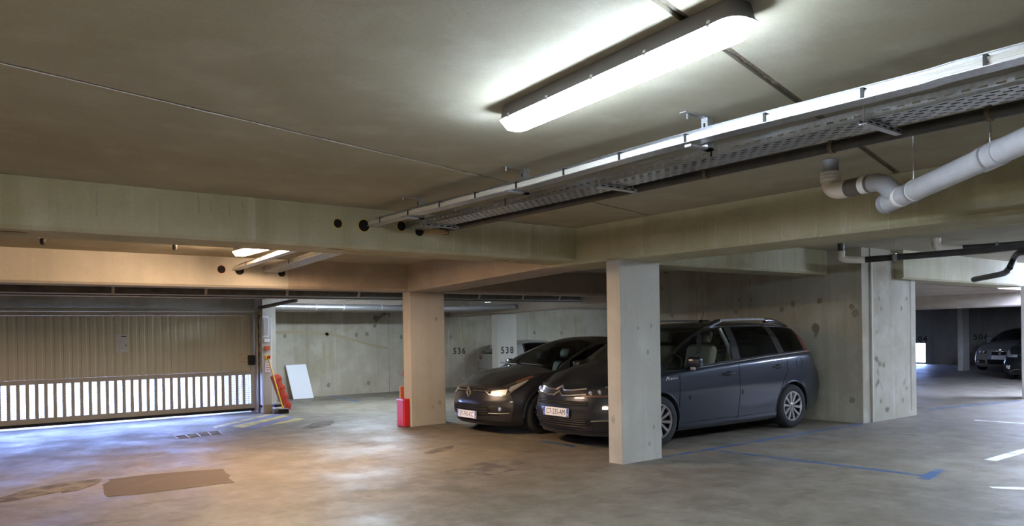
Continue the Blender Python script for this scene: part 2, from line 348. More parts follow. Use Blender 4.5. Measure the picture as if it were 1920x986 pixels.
col1 = column(6.24, 6.90, 6.04, 6.26, 2.29, 'pale concrete column in front of the slate people carrier')
col2 = column(6.31, 6.97, 10.77, 11.0, 2.175, 'warm lit concrete column with a red cabinet at its foot')
col3 = column(11.58, 12.22, 15.5, 15.72, 1.94, 'concrete column numbered 538')
fc = P(1797,695); column(26.92, 27.42, 10.76, 10.92, 2.20, 'slim concrete column in the far bay')
ec = P(1916,747); column(ec.x, ec.x+.6, ec.y-.22, ec.y, 2.255, 'concrete column at the end of the ochre beam')
# stub of pier joint
Geo().box(11.795,11.83,6.025,6.045,0,2.6).put('pier_joint', 'column_concrete', None).name = 'trim_1'
struct(bpy.data.objects['trim_1'])
def blob_(cx, cy, rx, ry, seed):
    r_ = random.Random(seed); return [(cx+rx*math.cos(a)*r_.uniform(.6,1.1), cy+ry*math.sin(a)*r_.uniform(.6,1.1)) for a in (2*math.pi*i/16 for i in range(16))]
# round sleeves through the beams
def sleeve(u, v, z, r, m_ring, label, parent):
    t = Geo().lathe([(r*.96,-.008),(r*1.03,-.008),(r*1.03,.01),(r*.96,.01),(r*.96,-.008)], 24, 'y', (u,v,z)).put('sleeve_ring', m_ring, parent, True)
    Geo().lathe([(.0005,-.006),(r*.95,-.006)], 24, 'y', (u,v,z)).put('sleeve_void', 'void_black', parent); return t
h = PV(633,419,6.757); sleeve(h.x,6.757,h.z,.045,'yellow','',beam1)
h = PV(682,423,6.757); sleeve(h.x,6.757,h.z,.06,'yellow','',beam1)
h = PV(752,424,6.757); sleeve(h.x,6.757,h.z,.05,'yellow','',beam1)
h = PV(786,434,6.757); sleeve(h.x,6.757,h.z,.045,'void_black','',beam1)
h = PV(415,505,10.77); sleeve(h.x,10.77,h.z,.055,'orange_red','',beam2)
h = PV(449,507,10.77); sleeve(h.x,10.77,h.z,.06,'rope_brown','',beam2)
h = PV(528,512,10.77); sleeve(h.x,10.77,h.z,.05,'void_black','',beam2)
# lime runs, rust, tie holes and panel joints that have a shape of their own
spine = [o for o in bpy.data.objects if o.get('label') == 'long concrete spine beam on the near column'][0]
rnd = random.Random(3)
def run_u(px, y0, y1, u, w_, m, par, name='lime_run'):
    a, b = PU(px,y0,u), PU(px,y1,u); n_ = 7; L_, R_ = [], []
    for i_ in range(n_):
        t_ = i_/(n_-1); z_ = a.z+(b.z-a.z)*t_; o_ = rnd.uniform(-.004,.004); ww = w_*rnd.uniform(.5,1)*(1 if i_ < n_-1 else 2.2); L_.append((u-.0012,a.y+o_+ww,z_)); R_.append((u-.0012,a.y+o_-ww,z_))
    return Geo().extrude(L_+R_[::-1], (.0010,0,0)).put(name, m, par)
def run_v(px, y0, y1, v, w_, m, par, name='lime_run'):
    a, b = PV(px,y0,v), PV(px,y1,v); n_ = 7; L_, R_ = [], []
    for i_ in range(n_):
        t_ = i_/(n_-1); z_ = a.z+(b.z-a.z)*t_; o_ = rnd.uniform(-.006,.006); ww = w_*rnd.uniform(.5,1); L_.append((a.x+o_-ww,v-.0012,z_)); R_.append((a.x+o_+ww,v-.0012,z_))
    return Geo().extrude(L_+R_[::-1], (0,.0010,0)).put(name, m, par)
for px, y0, y1 in ((1287,408,468),(1317,410,465),(1341,400,463),(1387,405,457),(1408,420,455),(1466,372,449),(1529,366,442),(1584,352,436),(1593,356,435),(1630,360,400),(1665,390,430)): run_u(px,y0,y1,6.24,.0022,'lime',spine)
for px, y0, y1, w_ in ((180,358,405,.006),(231,352,415,.002),(372,366,400,.006),(395,372,398,.005),(430,376,404,.005),(455,378,400,.006),(820,425,468,.003),(850,420,470,.004),(880,415,466,.003),(905,418,470,.004),(935,422,474,.003),(962,424,472,.005),(990,424,476,.003),(1015,426,478,.004),(1045,428,482,.003)): run_v(px,y0,y1,6.757,w_,'patch_grey' if px < 700 else 'lime',beam1)
for px, py, rx, ry in ((20,434,.14,.03),(630,467,.10,.035),(660,471,.08,.02),(940,488,.12,.03),(975,491,.08,.025)):
    p = P(px,py,2.325); Geo().prism(blob_(p.x,max(p.y,6.83),rx,ry,rnd.randint(0,99)), 2.3238, 2.3248).put('rust_spot','rust',beam1)
def tie(px, py, rx, rz, par, v=None, u=None, m='pit'):
    n_ = 14; pts = []
    for i_ in range(n_):
        a_ = 2*math.pi*i_/n_; k_ = rnd.uniform(.8,1.15); dx, dz_ = rx*k_*math.cos(a_), rz*k_*math.sin(a_)
        if v is not None: p = PV(px,py,v); pts.append((p.x+dx,v-.0012,p.z+dz_))
        else: p = PU(px,py,u); pts.append((u-.0012,p.y+dx,p.z+dz_))
    return Geo().extrude(pts, (0,.0010,0) if v is not None else (.0010,0,0)).put('tie_hole', m, par)
wbay = bpy.data.objects['wall_bay']; wpier = bpy.data.objects['wall_pier']
for px, py, rx, rz in ((1466,580,.05,.05),(1487,570,.04,.055),(1537,564,.05,.05),(1597,575,.05,.05),(1604,587,.065,.065),(1380,585,.04,.045),(1260,592,.05,.04),(1386,562,.03,.03),(1598,750,.05,.05),(1408,562,.02,.03)): tie(px,py,rx,rz,wbay,u=11.56)
for px, py in ((1652,578),(1690,578),(1652,752),(1693,750),(1648,560),(1700,560)): tie(px,py,.03,.04,wpier,v=6.04)
for px, py in ((534,630),(613,627),(688,626),(752,632),(616,722),(691,718),(845,632),(1002,624),(1053,624),(668,628)): tie(px,py,.05,.06,back,v=V1)
for px, py, rx, rz in ((1215,660,.02,.03),(1221,611,.02,.03),(1226,800,.02,.03),(1218,832,.02,.025),(1196,615,.02,.02)): tie(px,py,rx,rz,col1,v=6.04,m='patch_grey')
for px, py, rx, rz in ((825,755,.035,.04),(812,763,.015,.03),(818,598,.03,.035)): tie(px,py,rx,rz,col2,v=10.77,m='patch_grey')
for px, v_ in ((575,V1),(728,V1),(1078,V1)): run_v(px,592,735,V1,.008,'pit',back,'panel_joint')
for px in (1305,1406): run_u(px,522,600,11.56,.006,'pit',wbay,'panel_joint')
run_v(1633,480,792,6.04,.012,'patch_grey',wpier,'panel_joint'); run_v(1706,524,770,6.04,.03,'pit',wpier,'damp_run')
wm_ = [(515,624),(545,623),(575,624),(612,626),(640,631),(672,640),(700,648),(727,653)]
pts = [PV(x,y,V1) for x,y in wm_]; Geo().extrude([(p.x,V1-.0012,p.z+.035) for p in pts]+[(p.x,V1-.0012,p.z-.03) for p in reversed(pts)], (0,.001,0)).put('water_mark','stain_ochre',back)
for px, y0, y1 in ((607,640,700),(620,640,690),(1080,592,640),(866,596,660),(880,600,650),(855,610,640)): run_v(px,y0,y1,V1,.035,'stain_ochre',back,'water_mark')
# painted bay numbers
def wall_no(s, px, py, v=None, u=None, size=.2, parent=None):
    if v is not None: p = PV(px,py,v); M = frame((1,0,0),(0,0,1),(p.x,v-.002,p.z))
    else: p = PU(px,py,u); M = frame((0,-1,0),(0,0,1),(u-.002,p.y,p.z))
    text('bay_number', s, size, 'paint_text', M, parent, space=1.25, bold=.022)
wall_no('536', 861, 658.5, v=V1, size=.235, parent=back); wall_no('538', 951, 657, v=15.5, size=.235, parent=col3)
we = bpy.data.objects['wall_east']
wall_no('504', 1725, 636, u=U1, size=.30, parent=we); wall_no('506', 1839, 632, u=U1, size=.28, parent=we)
# ------------------------------------------------------------------ floor markings
DZ = [.0005]
def decal(name, pts, m):
    DZ[0] += .00012; z = DZ[0]
    return Geo().prism([(p[0],p[1]) for p in pts], .0002, z).put(name, m, floor)
def blob(cx, cy, rx, ry, n=28, wob=.18, seed=0, pw=1.0, ang=0):
    out = []; rnd = random.Random(seed)
    ph = [rnd.uniform(0,6.28) for _ in range(5)]
    for i in range(n):
        a = 2*math.pi*i/n; k = 1+wob*sum(math.sin(a*(j+2)+ph[j])/(j+1.5) for j in range(5))
        c, s = math.cos(a), math.sin(a); x = math.copysign(abs(c)**pw, c)*rx*k; y = math.copysign(abs(s)**pw, s)*ry*k
        out.append((cx+x*math.cos(ang)-y*math.sin(ang), cy+x*math.sin(ang)+y*math.cos(ang)))
    return out
decal('parking_line', [(6.9,6.035),(12.0,6.035),(12.0,6.12),(6.9,6.12)], 'line_blue')
decal('parking_line', [(7.84,6.035),(7.75,6.035),(7.93,3.42),(8.02,3.42)], 'line_blue')
decal('parking_line', [(7.78,3.43),(8.45,3.56),(8.43,3.66),(7.76,3.53)], 'line_blue')
decal('parking_line', [(9.38,3.42),(10.9,3.42),(10.9,3.55),(9.38,3.55)], 'line_white')
decal('parking_line', [(7.85,2.93),(8.05,2.72),(8.15,2.40),(8.05,2.38),(7.9,2.7),(7.8,2.88)], 'line_white')
decal('parking_line', [(13.1,5.1),(13.2,5.1),(13.3,3.6),(13.2,3.6)], 'line_white')
decal('parking_line', [tuple(P(x,y))[:2] for x,y in ((1740,768),(1915,752),(1915,750.5),(1740,766))], 'line_blue')
decal('parking_line', [tuple(P(x,y))[:2] for x,y in ((604,741),(668,753),(674,752),(611,740))], 'line_blue')
decal('parking_line', [tuple(P(x,y))[:2] for x,y in ((1010,828),(1075,838),(1080,836),(1016,826))], 'line_blue')
for i, (px, m) in enumerate(((((402,803),(398,800),(500,777),(516,776)),'line_yellow'), (((432,799),(408,803),(516,776.5),(531,778)),'line_blue_gate'),
        (((455,802),(432,799.5),(531,778.3),(541,780)),'line_yellow'), (((478,803),(455,802.5),(541,780.3),(556,783)),'line_blue_gate'),
        (((500,799),(488,801),(556,783.3),(572,786)),'line_yellow'))):
    decal('hazard_stripe', [tuple(P(x,y))[:2] for x,y in px], m)
decal('floor_stain', [tuple(P(x,y))[:2] for x,y in ((195,926),(193,908),(206,902),(203,899),(275,890),(360,883),(418,879),(424,887),(432,891),(428,896),(441,905),(400,909),(330,918),(262,926),(215,930),(202,931))], 'stain_brown')
for k, (px, py, rx, ry) in enumerate(((915,875,.55,.22),(935,881,.3,.15),(825,843,.35,.10),(90,918,.5,.22),(600,796,.5,.2),(150,912,.3,.1),(1080,800,.4,.2))):
    p = P(px,py); decal('floor_stain', blob(p.x,p.y,rx,ry,seed=k,ang=.2*k), 'stain_dark')
gq = thing('drain_grate', (3.4,12.2,0), 'rusty drain grate set in the floor before the gate', 'drain')
gp = [P(x,y) for x,y in ((325,818),(410,808),(416,814),(335,823))]
q0, q1, q2, q3 = gp
Geo().prism([(p.x,p.y) for p in gp], .0003, .003).put('grate_pit', 'stain_dark', gq, origin=(3.4,12.2,0))
for k in range(5):
    t = k/4; a = q0.lerp(q1,t); b = q3.lerp(q2,t); d = (q1-q0).normalized()*.008
    Geo().prism([(a.x-d.x,a.y-d.y),(a.x+d.x,a.y+d.y),(b.x+d.x,b.y+d.y),(b.x-d.x,b.y-d.y)], .0003, .007).put('grate_bar', 'cabinet_grey', gq, origin=(3.4,12.2,0))

# ------------------------------------------------------------------ fluorescent lamps
def lamp(a, b, z, glow, label, group=None, wd=.165, hg=.122):
    a, b = Vector((*a,z)), Vector((*b,z)); d = (b-a); Ln = d.length; ang = math.atan2(d.y, d.x); mid = (a+b)/2
    t = thing('fluorescent_lamp', mid, label, 'lamp', group, ang)
    hl, hw = Ln/2, wd/2
    def shell(z0, z1, w0, w1, e0, e1, n=6):
        """a rounded-end tray between two outlines"""
        def outline(w, l, zz):
            r = w*.75; pts = []
            for cx, cy, s in ((l-r,w-r,0),(-l+r,w-r,90),(-l+r,-w+r,180),(l-r,-w+r,270)):
                for k in range(n): aa = math.radians(s+90*k/(n-1)); pts.append((cx+r*math.cos(aa), cy+r*math.sin(aa), zz))
            return pts
        A = outline(w0, hl-e0, z0); B = outline(w1, hl-e1, z1); m = len(A); g = Geo()
        return g.add(A+B, [tuple(range(m-1,-1,-1)), tuple(range(m,2*m))]+[(i,(i+1)%m,m+(i+1)%m,m+i) for i in range(m)])
    shell(-.066, -.0005, hw*.98, hw*.86, .004, .02).put('housing', 'shade_toned_housing', t, True)  # housing coloured dark to stand for the shade band beside the lamp
    shell(-.072, -.0665, hw*1.02, hw*1.02, -.002, -.002).put('diffuser_rim', 'shade_toned_housing', t, True)
    df = shell(-hg, -.0725, hw*.66, hw*.99, .04, .0).put('diffuser', 'glow_'+glow, t, True)
    df.data.materials.append(MT['side_'+glow])          # cover sides glow at their own strength, set to balance ceiling, wall and floor
    for p_ in df.data.polygons: p_.material_index = 0 if p_.normal.z < -.6 else 1
    for s in (-1, 1):
        for k in range(5):
            x = -hl*.85+k*hl*.425; Geo().box(x-.008,x+.008,s*(hw-.003)-.004,s*(hw-.003)+.004,-.08,-.055).put('clip', 'steel', t)
    return t
def lamp_pos(x, y, z): p = P(x,y,z); return (p.x,p.y)
lamp((2.605,3.35), (2.455,1.70), ZC, 'main', 'long lit fluorescent lamp on the near bay ceiling')
lamp((3.20,9.62), (3.20,8.10), 2.61, 'bay2', 'warm glowing lamp between the two beams')
lamp((8.2,14.3), (6.6,14.3), 2.44, 'bay3', 'lit lamp above the pipes by the back wall')
lamp((15.6,13.4), (14.0,13.4), 2.17, 'bay3', 'unseen fill lamp in the bay behind the numbered column')  # hidden lamp added to brighten the silver hatchback and the wall behind
lamp((18.9,5.75), (18.9,4.2), ZC, 'far', 'lit lamp beyond the end of the ochre beam')
lamp((15.6,3.3), (15.6,1.75), ZC, 'side', 'unseen fill lamp over the aisle in front of the ochre beam')  # unseen lamp added to brighten the aisle floor with bluish light
lamp((9.3,2.75), (9.3,1.2), ZC, 'east', 'unseen fill lamp over the aisle beyond the spine beam')  # unseen lamp added to lift the bay wall and near column
lamp((-1.9,3.4), (-1.9,1.85), ZC, 'west', 'warm unseen fill lamp on the near bay ceiling towards the west wall')  # unseen lamp added as warm ambient fill for the near bay

# ------------------------------------------------------------------ garage gate
GV = 15.2
gate = thing('garage_gate', (2.5,GV,0), 'beige ribbed metal up-and-over gate with daylight slots', 'gate')
go = (2.5,GV,0)
GA, GB, PITCHG = -.36, 5.33, .134
def gp_(name, a, m, smooth=False): return Geo().box(*a).put(name, m, gate, smooth, go)
gp_('top_rail', (GA,GB,GV-.02,GV+.03,1.90,1.965), 'gate_rail'); gp_('middle_rail', (GA,GB,GV-.02,GV+.03,.735,.815), 'gate_rail'); gp_('bottom_rail', (GA,GB,GV-.02,GV+.03,.075,.165), 'gate_rail')
gp_('side_rail', (GA,GA+.07,GV-.019,GV+.031,.165,1.90), 'gate_rail'); gp_('side_rail', (GB-.07,GB,GV-.019,GV+.031,.165,1.90), 'gate_rail')
gp_('rubber_seal', (GA,GB,GV-.012,GV+.02,.022,.074), 'rubber')
ref = None; k = 0; x = GB-.07
plank_mesh = None; bar_mesh = None
while x-PITCHG > GA+.02:
    x0 = x-PITCHG
    if plank_mesh is None:
        g = Geo(); g.add([(0,.006,0),(.010,0,0),(.085,0,0),(.095,.006,0),(PITCHG,.006,0),(0,.006,1.083),(.010,0,1.083),(.085,0,1.083),(.095,.006,1.083),(PITCHG,.006,1.083),
                          (0,.02,0),(PITCHG,.02,0),(0,.02,1.083),(PITCHG,.02,1.083)],
                         [(0,1,6,5),(1,2,7,6),(2,3,8,7),(3,4,9,8),(4,11,13,9),(11,10,12,13),(10,0,5,12),(0,10,11,4,3,2,1),(5,6,7,8,9,13,12)])
        po = g.put('plank', 'gate_beige', gate); plank_mesh = po.data
        bo = Geo().box(0,.054,-.008,.02,.1655,.7345).put('slat', 'gate_rail', gate); bar_mesh = bo.data
    else:
        po = link(bpy.data.objects.new('plank', plank_mesh), gate); bo = link(bpy.data.objects.new('slat', bar_mesh), gate)
    po.location = (x0-2.5, -.012, .816); bo.location = (x0-2.5-.027, 0, 0)
    x = x0; k += 1
g = Geo()
zz = .18
while zz < .73: g.box(GA+.07,GB-.07,GV+.022,GV+.0245,zz-.0034,zz+.0034); zz += .041
xx = GA+.09
while xx < GB-.08: g.box(xx-.0032,xx+.0032,GV+.0245,GV+.027,.1655,.7345); xx += .047
wm = g.put('wire_mesh', 'cabinet_grey', gate, False, go); wm['kind'] = 'stuff'
gp_('lock_box', (GB-.12,GB-.001,GV-.10,GV-.021,.93,1.12), 'black_plastic')
n = PV(229,644,GV-.03); pn = gp_('notice', (n.x-.10,n.x+.10,GV-.018,GV-.013,n.z-.16,n.z+.16), 'paper')
no_ = lambda px,py,s,sz: text('print_line', s, sz, 'ink', frame((1,0,0),(0,0,1),(PV(px,py,GV).x-2.5,-.0195,PV(px,py,GV).z)), pn)
for (a,b,c_,d) in ((-.01,.075,.115,.135),):
    Geo().box(n.x+a,n.x+b,GV-.0195,GV-.0178,n.z+c_,n.z+d).put('print_block', 'ink', pn, False, go)
for q in range(9): Geo().box(n.x-.08,n.x+.05-.02*(q%3),GV-.0190,GV-.0178,n.z+.06-q*.022,n.z+.066-q*.022).put('print_line', 'cabinet_grey', pn, False, go)
Geo().box(n.x+.055,n.x+.07,GV-.0195,GV-.0178,n.z-.05,n.z-.02).put('print_block', 'ink', pn, False, go)
n2 = PV(457,673,GV-.03)
for dx, dz, ww in ((-.09,.09,.09),(-.10,.05,.05),(-.03,.0,.10),(-.07,-.06,.10),(.07,-.06,.06),(.06,.02,.04)):
    Geo().box(n2.x+dx,n2.x+dx+ww,GV-.0145,GV-.0125,n2.z+dz,n2.z+dz+.012).put('label_print', 'wood', gate, False, go)
# gate head gear and guide
hd = thing('gate_track', (2.5,15.0,1.98), 'steel header track with lever arm above the gate', 'track')
ho = (2.5,15.0,1.98)
Geo().box(U0+.02,5.39,15.10,15.17,1.975,2.03).put('header_bar', 'gate_rail', hd, False, ho)
Geo().box(U0+.02,5.39,15.075,15.099,1.985,2.0).put('track_edge', 'galvanised', hd, False, ho)
a = PV(489,578,14.95); Geo().tube([PV(486,577,15.0), PV(555,563,13.2)], .035, 8).put('lever_arm', 'pipe_brown', hd, True, ho)
gd = thing('gate_guide', (5.37,15.05,0), 'upright steel guide rail with hazard tape beside the gate', 'rail')
gdo = (5.37,15.05,0)
Geo().tube([(5.362,15.06,.001),(5.362,15.06,1.97)], .016, 10).put('guide_tube', 'steel', gd, True, gdo)
Geo().box(5.345,5.385,15.09,15.16,0.001,1.97).put('guide_channel', 'gate_rail', gd, False, gdo)
Geo().box(5.378,5.41,15.02,15.03,1.05,1.95).put('tape_backing', 'yellow', gd, False, gdo)
for q in range(5): 
    z0 = 1.08+q*.18; Geo().add([(5.377,15.018,z0),(5.411,15.018,z0+.05),(5.411,15.018,z0+.14),(5.377,15.018,z0+.09)],[(0,1,2,3)]).put('tape_stripe', 'black_plastic', gd, False, gdo)
# control cabinet on the post
cb = thing('control_cabinet', (5.43,14.80,0), 'tall narrow grey gate control cabinet with red switches', 'cabinet')
cbo = (5.43,14.80,0)
def cbp(name, x0,x1,z0,z1,m,y=14.745,th=.012,par=cb): return Geo().box(5.33+x0,5.33+x1,y-th,y,z0,z1).put(name, m, par, False, cbo)
Geo().rbox(5.33,5.53,14.745,14.86,.10,1.86,.008,1).put('body', 'cabinet_grey', cb, False, cbo)
Geo().rbox(5.33,5.50,14.70,14.86,.0005,.16,.008,1).put('foot', 'gate_rail', cb, False, cbo)
pz = lambda y: PV(498,y,14.75).z
fr = cbp('vent_frame', .02,.15,pz(632),pz(592),'white_sheet'); cbp('vent_panel', .04,.13,pz(629),pz(596),'cabinet_grey',y=14.732,th=.006)
cbp('sticker', .05,.16,pz(641),pz(635),'white_sheet'); cbp('switch_box', .05,.15,pz(656),pz(649),'orange_red',th=.04)
es = cbp('stop_box', .06,.16,pz(673),pz(666),'yellow',th=.03); Geo().lathe([(.001,-.05),(.03,-.05),(.034,-.03),(.02,-.028),(.02,0)],16,'y',(5.445,14.715,pz(669.5))).put('stop_button','red_paint',es,True,cbo)
lb = cbp('warning_label', .055,.165,pz(699),pz(675),'white_sheet')
for q in range(5): cbp('label_print', .065,.155,pz(681)-q*.045,pz(681)-q*.045+.012,'red_plastic',y=14.733,th=.001,par=lb)
Geo().tube([(5.345,14.735,.01),(5.345,14.735,1.2)], .014, 8).put('conduit', 'steel', cb, True, cbo)

# ------------------------------------------------------------------ things near the gate
b0, b1 = PV(519,770,14.62), PV(503,671,14.70)
br = thing('broom', (5.75,14.42,0), 'yellow handled broom leaning against the gate post', 'broom')
bro = (5.75,14.42,0); base = PV(531,767,14.36); top = PV(503,672,14.66)
base = Vector((base.x,14.36,.09))
Geo().tube([base, top], .014, 8).put('handle', 'yellow', br, True, bro)
Geo().rbox(base.x-.10,base.x+.10,base.y-.035,base.y+.035,.055,.10,.01,1).put('head', 'black_plastic', br, False, bro)
Geo().box(base.x-.095,base.x+.095,base.y-.04,base.y+.04,.001,.056).put('bristles', 'rubber', br, False, bro)
rb = thing('plastic_barrier', (5.73,14.55,0), 'red plastic barrier block leaning beside the gate post', 'barrier')
ax = Vector((-.33,0,.944)).normalized(); ay = Vector((.944,0,.33)).normalized(); az = Vector((0,-1,0))
Mx = Matrix(((ax.x,ay.x,az.x,-.03),(ax.y,ay.y,az.y,.13),(ax.z,ay.z,az.z,.008),(0,0,0,1)))
Geo().rbox(0,.74,0,.155,0,.11,.015,2).xf(Mx).put('block', 'red_plastic', rb, True)
for i in range(2):
    for j in range(4): Geo().lathe([(.030,0),(.028,.03),(.012,.034),(.0005,.034)],12,'z',(.10+j*.18,.04+i*.07,.11)).xf(Mx).put('stud', 'red_plastic', rb, True)
for j in range(4): Geo().rbox(.05+j*.18,.14+j*.18,.14,.18,.02,.11,.01,1).xf(Mx).put('lug', 'red_plastic', rb, True)
rp = thing('rubble_stack', (5.50,14.50,0), 'small stack of rubble offcuts at the foot of the gate post', 'rubble')
for i, (dx,dy,w_,d_,h0,h1,m) in enumerate(((-.07,-.02,.2,.16,.001,.05,'rope_brown'),(-.06,0,.17,.14,.051,.09,'dark_wall_concrete'),(-.05,-.01,.19,.12,.091,.125,'white_sheet'),(-.05,.01,.15,.12,.126,.17,'navy'),(-.04,0,.13,.1,.171,.21,'cabinet_grey'))):
    Geo().rbox(dx,dx+w_,dy-d_/2,dy+d_/2,h0,h1,.006,1).put('offcut', m, rp)
# white board against the back wall
bl, brt = P(537,745), P(571,744)
wb = thing('white_board', (bl.x,bl.y,0), 'blank white panel leaning against the back wall', 'panel')
w0 = Vector((6.93,17.36,.002)); dz = Vector((0,.20,.80)); dxv = Vector((.48,0,.0)); sk = Vector((-.10,0,0))
Geo().extrude([w0+Vector((.08,0,0)), w0+dxv+Vector((.10,0,0)), w0+dxv+dz+Vector((.0,0,0)), w0+dz+Vector((-.02,0,-.01))], (0,.02,.004)).put('sheet', 'white_sheet', wb, False, (bl.x,bl.y,0))

# red cabinet and signs at the second column
rc = thing('red_cabinet', (6.20,11.0,0), 'small red metal cabinet at the foot of the second column', 'cabinet')
rco = (6.20,11.0,0); q = [P(738,793), P(763,798)]
ra = Vector((6.03,10.98)); 
Geo().rbox(6.20,6.295,10.80,11.04,.001,.45,.006,1).put('body', 'red_paint', rc, False, rco)
dr = Geo().box(6.188,6.1995,10.825,11.02,.02,.43).put('door', 'red_paint', rc, False, rco); Geo().box(6.182,6.1875,10.815,11.03,.43,.44).put('door_edge', 'steel', dr, False, rco)
sg = thing('sign_board', (6.6,11.2,0), 'orange, navy and green sign board standing behind the second column', 'sign')
sgo = (6.6,11.2,0); 
Geo().box(6.27,7.13,11.06,11.075,.001,.64).put('backing', 'sign_white', sg, False, sgo)
for z0, z1, m in ((.44,.635,'orange_red'),(.16,.44,'navy'),(.01,.16,'sign_green')): Geo().box(6.28,7.11,11.054,11.0595,z0,z1).put('panel', m, sg, False, sgo)
Geo().add([(6.92,11.053,.26),(7.06,11.053,.26),(6.92,11.053,.40)],[(0,1,2)]).put('arrow', 'sign_white', sg, False, sgo)
text('sign_number', '3', .13, 'sign_white', frame((1,0,0),(0,0,1),(7.03-6.6,11.052-11.2,.085)), sg)
Geo().box(6.98,7.09,11.0535,11.0538,.145,.148).put('sign_rule', 'sign_white', sg, False, sgo)
fx = thing('red_sign', (6.53,11.25,0), 'round red sign peeping out behind the second column', 'sign')
Geo().lathe([(.001,-.012),(.13,-.012),(.13,.012),(.001,.012)],28,'y',(.04,0,.83)).put('disc','red_plastic',fx,True); Geo().tube([(.04,.02,.001),(.04,.02,.9)],.012,8).put('stake','black_plastic',fx,True)

# ------------------------------------------------------------------ cable trays
def L3(z6, z10): return lambda v: z6 if v <= 7 else z6+(z10-z6)*(v-7)/(10.77-7)
def cable_tray_open(v0, v1, zf, label, n=26):
    """angle tray: slotted back wall and floor flange with a tied cable bundle on it"""
    o = (3.53, v0, zf(v0)); t = thing('cable_tray', o, label, 'cable tray')
    sag = lambda v: .018*math.sin((v-2.2)*1.9) if 1.5 < v < 4.6 else 0
    st = .085; N = int((v1-v0)/st); g = Geo()
    for i in range(N):
        a, b = v0+i*(v1-v0)/N, v0+(i+1)*(v1-v0)/N; za, zb = zf(a)+sag(a)*.3, zf(b)+sag(b)*.3
        def strip(u0,u1,l0,l1,va,vb): 
            zl = lambda v,l: za+(zb-za)*(v-a)/(b-a)+l
            g.add([(u0,va,zl(va,l0)),(u1,va,zl(va,l0)),(u1,vb,zl(vb,l0)),(u0,vb,zl(vb,l0)),(u0,va,zl(va,l1)),(u1,va,zl(va,l1)),(u1,vb,zl(vb,l1)),(u0,vb,zl(vb,l1))],
                  [(0,3,2,1),(4,5,6,7),(0,1,5,4),(1,2,6,5),(2,3,7,6),(3,0,4,7)])
        m_ = a+(b-a)*.5
        strip(3.592,3.594,.0,.036,a,b); strip(3.592,3.594,.046,.082,a,b); strip(3.592,3.594,.036,.046,a,m_)
        strip(3.582,3.594,.080,.084,a,b); strip(3.49,3.594,-.003,0,a,b)
    g.put('tray', 'galvanised', t, False, o)
    for (du, dz, r) in ((3.515,.014,.011),(3.537,.012,.010),(3.556,.012,.011),(3.575,.013,.011),(3.523,.036,.010),(3.545,.034,.011),(3.567,.035,.010),(3.508,.025,.007)):
        m_ = 40; pts = [(du+.003*math.sin(i*.9+du*99), v0+(v1-v0)*i/m_, zf(v0+(v1-v0)*i/m_)+sag(v0+(v1-v0)*i/m_)*.3+dz) for i in range(m_+1)]
        Geo().tube(pts, r, 6).put('cable', 'white_cable', t, True, o)
    v = v0+.3
    while v < v1-.05:
        z = zf(v)+sag(v)*.3; Geo().box(3.496,3.50,v-.008,v+.008,z,z+.05).box(3.496,3.585,v-.008,v+.008,z+.047,z+.050).put('cable_tie', 'tie_black', t, False, o); v += .52
    return t
def cable_tray_perf(v0, v1, zf, label, u0=3.92, wd=.25):
    o = (u0+wd/2, v0, zf(v0)); t = thing('cable_tray', o, label, 'cable tray')
    st = .075; N = int((v1-v0)/st); g = Geo(); g2 = Geo(); gb = Geo()
    for i in range(N):
        a, b = v0+i*(v1-v0)/N, v0+(i+1)*(v1-v0)/N; za, zb = zf(a), zf(b)
        def strip(gg,p0,p1,l0,l1,va,vb):
            zl = lambda v,l: za+(zb-za)*(v-a)/(b-a)+l
            gg.add([(p0,va,zl(va,l0)),(p1,va,zl(va,l0)),(p1,vb,zl(vb,l0)),(p0,vb,zl(vb,l0)),(p0,va,zl(va,l1)),(p1,va,zl(va,l1)),(p1,vb,zl(vb,l1)),(p0,vb,zl(vb,l1))],
                  [(0,3,2,1),(4,5,6,7),(0,1,5,4),(1,2,6,5),(2,3,7,6),(3,0,4,7)])
        m_ = a+(b-a)*.45
        for gg, uu in ((g,u0), (g2,u0+wd-.0015)):
            strip(gg,uu,uu+.0015,0,.022,a,b); strip(gg,uu,uu+.0015,.032,.06,a,b); strip(gg,uu,uu+.0015,.022,.032,a,m_)
        strip(g,u0,u0+.012,.058,.061,a,b)
        # perforated floor: rows of staggered slots left open
        rows = 6; rw = wd/rows
        for r in range(rows):
            p = u0+r*rw; strip(gb,p,p+rw*.55,-.0015,0,a,b)
            o_ = 0 if r % 2 else .5
            s0 = a+(b-a)*o_; strip(gb,p+rw*.55,p+rw,-.0015,0,s0,s0+(b-a)*.45)
    g.put('tray_side', 'galvanised', t, False, o); g2.put('tray_side', 'galvanised', t, False, o); gb.put('tray_floor', 'galvanised', t, False, o)
    v = v0+.4
    while v < v1: z = zf(v); Geo().box(u0-.003,u0+.001,v-.006,v+.006,z,z+.062).put('splice', 'tie_black', t, False, o); v += 2.1
    for k in range(3): Geo().tube([(u0+.06+k*.05,v0,zf(v0)+.02),(u0+.06+k*.05,(v0+v1)/2,zf((v0+v1)/2)+.02),(u0+.06+k*.05,v1,zf(v1)+.02)],.012,6).put('cable','tie_black',t,True,o)
    return t
za = L3(2.552, 2.412); zb_ = L3(2.556, 2.40)
zn = lambda v: 2.57-.012*max(0,min(1,(v-2.5)/1.5))
cable_tray_open(-1.6, 6.755, lambda v: 2.565 if v < 2.6 else 2.565-.012*min(1,(v-2.6)/1.6), 'slotted tray carrying a tied bundle of white cables')
cable_tray_open(7.302, 10.765, za, 'slotted tray with white cables lit by the warm lamp')
cable_tray_perf(-1.6, 6.755, lambda v: 2.575 if v < 2.4 else 2.575-.022*min(1,(v-2.4)/2.0), 'wide perforated galvanised cable tray on the near ceiling')
